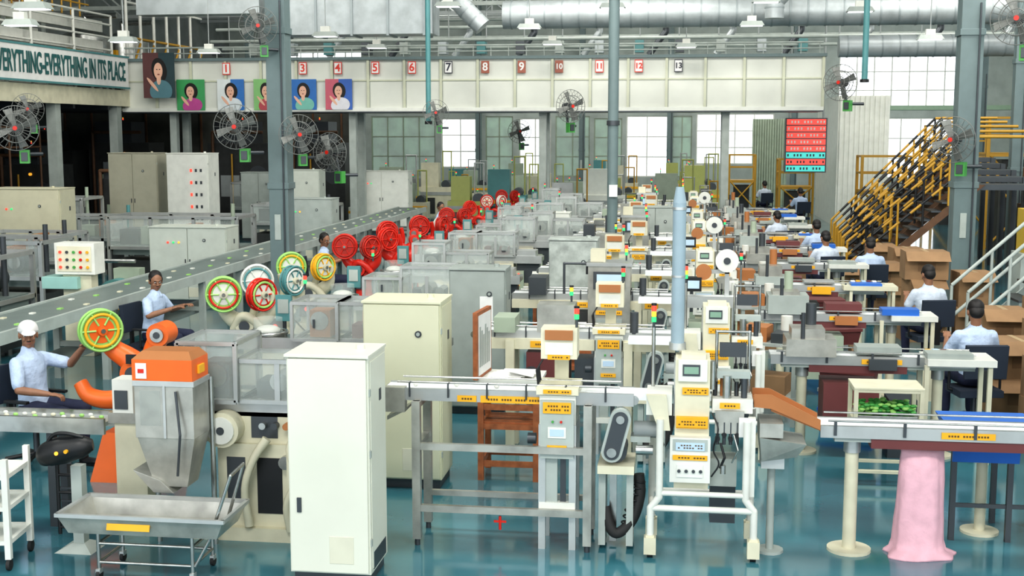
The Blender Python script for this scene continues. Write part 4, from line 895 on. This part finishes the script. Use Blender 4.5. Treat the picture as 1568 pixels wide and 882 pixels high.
# ------------------------------------------------------------------ chairs and people
b=B(); bl=mat('chair_fabric',(.02,.03,.05),.8)
b.box((0,0,.40),(.44,.42,.07),bl); b.box((0,-.27,.74),(.42,.05,.34),bl,('X',R(6))); b.b2(-.03,.03,-.29,-.26,.36,.66,black); b.b2(-.03,.03,-.29,-.1,.34,.37,black)
b.cyl((0,0,.08),(0,0,.37),.028,dsteel)
for k in range(5):
    a=2*math.pi*k/5+.3; b.cyl((0,0,.11),(.27*math.cos(a),.27*math.sin(a),.07),.02,black,n=8); b.sph((.27*math.cos(a),.27*math.sin(a),.035),(.032,.032,.032),rubber,8,6)
for x in(-.26,.26): b.tube([(x*.8,0,.40),(x,0,.42),(x,0,.62)],.014,black,6); b.box((x,.02,.63),(.05,.24,.025),black)
chair=b.mesh('office_chair')
def cap(b,p0,p1,r0,r1,m):
    b.loft([Vector(p0),(Vector(p0)+Vector(p1))/2,Vector(p1)],[r0,(r0+r1)/2*1.02,r1],m,12); b.sph(p0,(r0,)*3,m,12,8); b.sph(p1,(r1,)*3,m,12,8)
def hand(b,wr,d,nrm,side,curl):
    d=Vector(d).normalized(); nrm=Vector(nrm); nrm=(nrm-d*nrm.dot(d)).normalized(); s=d.cross(nrm)*side
    wr=Vector(wr); rot=Matrix((s,d,nrm)).transposed()
    b.sph(wr+d*.05,(.040,.055,.016),skin_m,12,8,rot)
    for i,L in enumerate((.062,.072,.078,.070)):
        base=wr+d*.088+s*(-.033+.022*i); a=0; p=base
        for k,f in enumerate((.45,.32,.23)):
            a+=curl*(.5 if k==0 else 1); q=p+(d*math.cos(a)-nrm*math.sin(a))*L*f*1.05
            cap(b,p,q,.0090-.001*k,.0082-.001*k,skin_m); p=q
    p=wr+d*.035+s*.034; q=p+(d*.6+s*.7-nrm*.3).normalized()*.035; cap(b,p,q,.012,.010,skin_m); cap(b,q,q+(d*.9+s*.2-nrm*.4).normalized()*.03,.010,.009,skin_m)
def person_meshes(key,lean,head_yaw,head_pitch,elb,wri,hnd,curl,shirt,capon):
    """facing +Y; origin on floor below pelvis. elb/wri: (left(-x), right(+x))"""
    hipz=.55
    P=Vector((0,0,hipz)); up=Vector((0,math.sin(lean),math.cos(lean))); nk=P+up*.50
    sk=B(); sh=B(); tr=B(); ha=B(); ey=B(); so=B()
    ex=[(-.02,.160,.120),(.06,.158,.118),(.16,.150,.108),(.26,.165,.112),(.35,.182,.112),(.42,.180,.098),(.465,.13,.075),(.49,.075,.062)]
    n=24; vs=[]; fwd=Vector((0,math.cos(lean),-math.sin(lean)))
    for h,a_,b_ in ex:
        for i in range(n):
            t=2*math.pi*i/n; vs.append(P+up*h+Vector((a_*math.cos(t),0,0))+fwd*(b_*math.sin(t)))
    fs=[(j*n+i,j*n+(i+1)%n,(j+1)*n+(i+1)%n,(j+1)*n+i) for j in range(len(ex)-1) for i in range(n)]+[tuple(range(n-1,-1,-1)),tuple(range((len(ex)-1)*n,len(ex)*n))]
    sh.add(vs,fs,shirt,True)
    cap(sh,nk-up*.025,nk+up*.005,.066,.060,shirt)
    for s in(-1,1): cap(sh,nk+Vector((s*.045,.035,0)),nk+Vector((s*.02,.085,-.04)),.016,.010,shirt)
    for s,i in((-1,0),(1,1)):
        S=P+up*.405+Vector((s*.165,0,0)); E=Vector(elb[i]); W=Vector(wri[i]); mid=S.lerp(E,.80)
        cap(sh,S,mid,.064,.058,shirt); cap(sk,S.lerp(E,.5),E,.043,.037,skin_m); cap(sk,E,E.lerp(W,.4),.038,.036,skin_m); cap(sk,E.lerp(W,.4),W,.036,.025,skin_m)
        hd=(W-E).normalized() if hnd[i] is None else Vector(hnd[i][0]); nn=Vector((0,0,1)) if hnd[i] is None else Vector(hnd[i][1])
        hand(sk,W,hd,nn,-s,curl)
    Hc=nk+Vector((0,.015,.140)); HM=Matrix.Rotation(head_yaw,3,'Z')@Matrix.Rotation(head_pitch,3,'X')
    q=lambda x,y,z:Hc+HM@Vector((x,y,z))
    cap(sk,nk-up*.02,q(0,-.02,-.05),.052,.050,skin_m)
    sk.sph(q(0,-.008,.025),(.074,.092,.095),skin_m,18,12,HM); sk.sph(q(0,.022,-.045),(.057,.064,.066),skin_m,16,10,HM); sk.sph(q(0,.056,-.088),(.024,.022,.018),skin_m,10,8,HM)
    cap(sk,q(0,.080,.015),q(0,.100,-.020),.008,.013,skin_m); sk.sph(q(0,.080,.032),(.048,.010,.008),skin_m,12,6,HM); sk.sph(q(0,.078,-.052),(.024,.012,.010),skin_m,10,6,HM)
    for s in(-1,1):
        sk.sph(q(s*.076,-.005,-.005),(.010,.020,.032),skin_m,10,8,HM); sk.sph(q(s*.035,.066,-.022),(.022,.018,.018),skin_m,10,6,HM)
        ey.sph(q(s*.030,.081,.012),(.013,.006,.007),eyew,10,6,HM); ey.sph(q(s*.030,.086,.012),(.006,.003,.006),hair_m,8,6,HM); ey.sph(q(s*.031,.086,.034),(.017,.006,.004),hair_m,8,5,HM)
    ey.sph(q(0,.089,-.053),(.020,.005,.005),lip,10,5,HM); ey.sph(q(0,.092,-.036),(.022,.005,.005),hair_m,10,5,HM)
    if not capon:
        ha.sph(q(0,-.024,.050),(.081,.090,.083),hair_m,20,12,HM); ha.sph(q(0,-.052,.0),(.074,.058,.078),hair_m,16,10,HM)
        for s in(-1,1): ha.sph(q(s*.070,.012,.03),(.012,.022,.03),hair_m,8,6,HM)
    else:
        ha.sph(q(0,-.055,-.01),(.072,.055,.06),hair_m,16,10,HM)
        ha.sph(q(0,-.012,.060),(.086,.102,.074),capm,20,12,HM); ha.cyl(q(0,-.006,.040),q(0,-.012,.070),.090,capm,r1=.086,n=20); ha.sph(q(0,.098,.045),(.062,.055,.007),capm,16,6,HM@Matrix.Rotation(-.25,3,'X'))
    for s in(-1,1):
        Hp=Vector((s*.085,0,hipz-.02)); K=Vector((s*.14,.43,.53)); A=Vector((s*.13,.40,.12))
        cap(tr,Hp,K,.090,.062,navy); cap(tr,K,K.lerp(A,.35),.060,.060,navy); cap(tr,K.lerp(A,.35),A,.060,.048,navy)
        so.sph(A+Vector((0,.07,-.085)),(.043,.125,.035),black,12,8); so.sph(A+Vector((0,0,-.05)),(.042,.05,.05),black,10,8); so.b2(A.x-.042,A.x+.042,A.y-.05,A.y+.18,0,.02,black)
    tr.sph(P+Vector((0,0,-.01)),(.158,.122,.105),navy,16,10)
    return [(sk,'skin',.0050),(sh,'shirt',.012),(tr,'trousers',.014),(ha,'hair',None),(ey,'face_features',None),(so,'shoes',None)]
PC={}
def person(key,loc,rz,**k):
    if key not in PC:
        PC[key]=[(b.mesh(n),n,v) for b,n,v in person_meshes(key,**k)]
    e=empty('factory_worker',loc,rz)
    for me,n,v in PC[key]:
        o=put(me,n,parent=e)
        if v:
            m=o.modifiers.new('remesh','REMESH'); m.mode='VOXEL'; m.voxel_size=v; m.use_smooth_shade=True
            s=o.modifiers.new('smooth','SMOOTH'); s.factor=.5; s.iterations=2 if n=='skin' else 6
    return e
fwdarms=dict(elb=((-.25,.12,.76),(.25,.12,.76)),wri=((-.17,.34,.88),(.17,.34,.88)),hnd=(None,None),curl=.45)
person('m1',(-5.74,10.3,0),-1.75,lean=-.10,head_yaw=-.85,head_pitch=-.12,elb=((-.24,.22,.90),(.27,.06,.74)),wri=((-.14,.44,1.08),(.16,.28,.70)),hnd=(None,((-.3,.9,-.1),(0,0,1))),curl=.6,shirt=shirt_m,capon=True)
put(chair,'office_chair',(-5.74,10.3,0),-1.75,bev=.012)
person('m2',(-6.38,14.3,0),-1.7,lean=.10,head_yaw=-.75,head_pitch=-.25,elb=((-.28,.10,.80),(.27,.12,.80)),wri=((-.15,.36,.88),(.16,.36,.88)),hnd=(None,None),curl=.5,shirt=shirt_m,capon=False)
put(chair,'office_chair',(-6.38,14.27,0),-1.7,bev=.012)
for x,y,r in((-5.95,20.1,-1.4),(-5.75,29.3,-1.6)):
    person('m2',(x,y,0),r); put(chair,'office_chair',(x,y-.02,0),r)
for i,(x,y,r) in enumerate(((2.98,12.85,.15),(3.17,16.2,.2),(3.05,20.4,.1),(2.5,21.6,.25),(2.62,24.3,.3),(2.1,27.0,.4),(3.6,38.2,.3),(2.9,43.5,.2))):
    key='r%d'%(i%2)
    person(key,(x,y,0),r,lean=.14 if i%2 else .05,head_yaw=.1 if i%2 else -.15,head_pitch=-.35,shirt=shirt_m if i%2==0 else shirt_w,capon=False,**fwdarms)
    put(chair,'office_chair',(x,y-.02,0),r,bev=.012)

# ------------------------------------------------------------------ lights / world / camera
w=bpy.data.worlds.new('sky'); SC.world=w; w.use_nodes=True
bg=w.node_tree.nodes['Background']; bg.inputs['Color'].default_value=(.93,.97,1,1); bg.inputs['Strength'].default_value=1.9
for x in(-11,-2,7):  # unseen fill lamps added under the ceiling, tilted to brighten the machine fronts
    for y in(1,10,19,28,38,48):
        L=bpy.data.lights.new('fill_light','AREA'); L.shape='RECTANGLE'; L.size=4.5; L.size_y=2.2; L.energy=500 if x>-5 else 300; L.color=(1,.965,.895)
        if y>24: L.energy*=.78
        o=bpy.data.objects.new('fill_light',L); COL.objects.link(o); o.location=(x,y,9.2); o.rotation_euler=(R(36),0,0)
cd=bpy.data.cameras.new('camera'); co=bpy.data.objects.new('camera',cd); COL.objects.link(co); SC.camera=co
cd.sensor_width=36; cd.lens=43.6; co.location=(0,0,3.0); co.rotation_euler=(R(90-7.2),0,R(7.7)); cd.clip_end=300
SC.view_settings.view_transform='Standard'; SC.view_settings.exposure=0.0
for lk in ('Medium High Contrast',):
    try: SC.view_settings.look=lk
    except Exception as e: print('look',e)
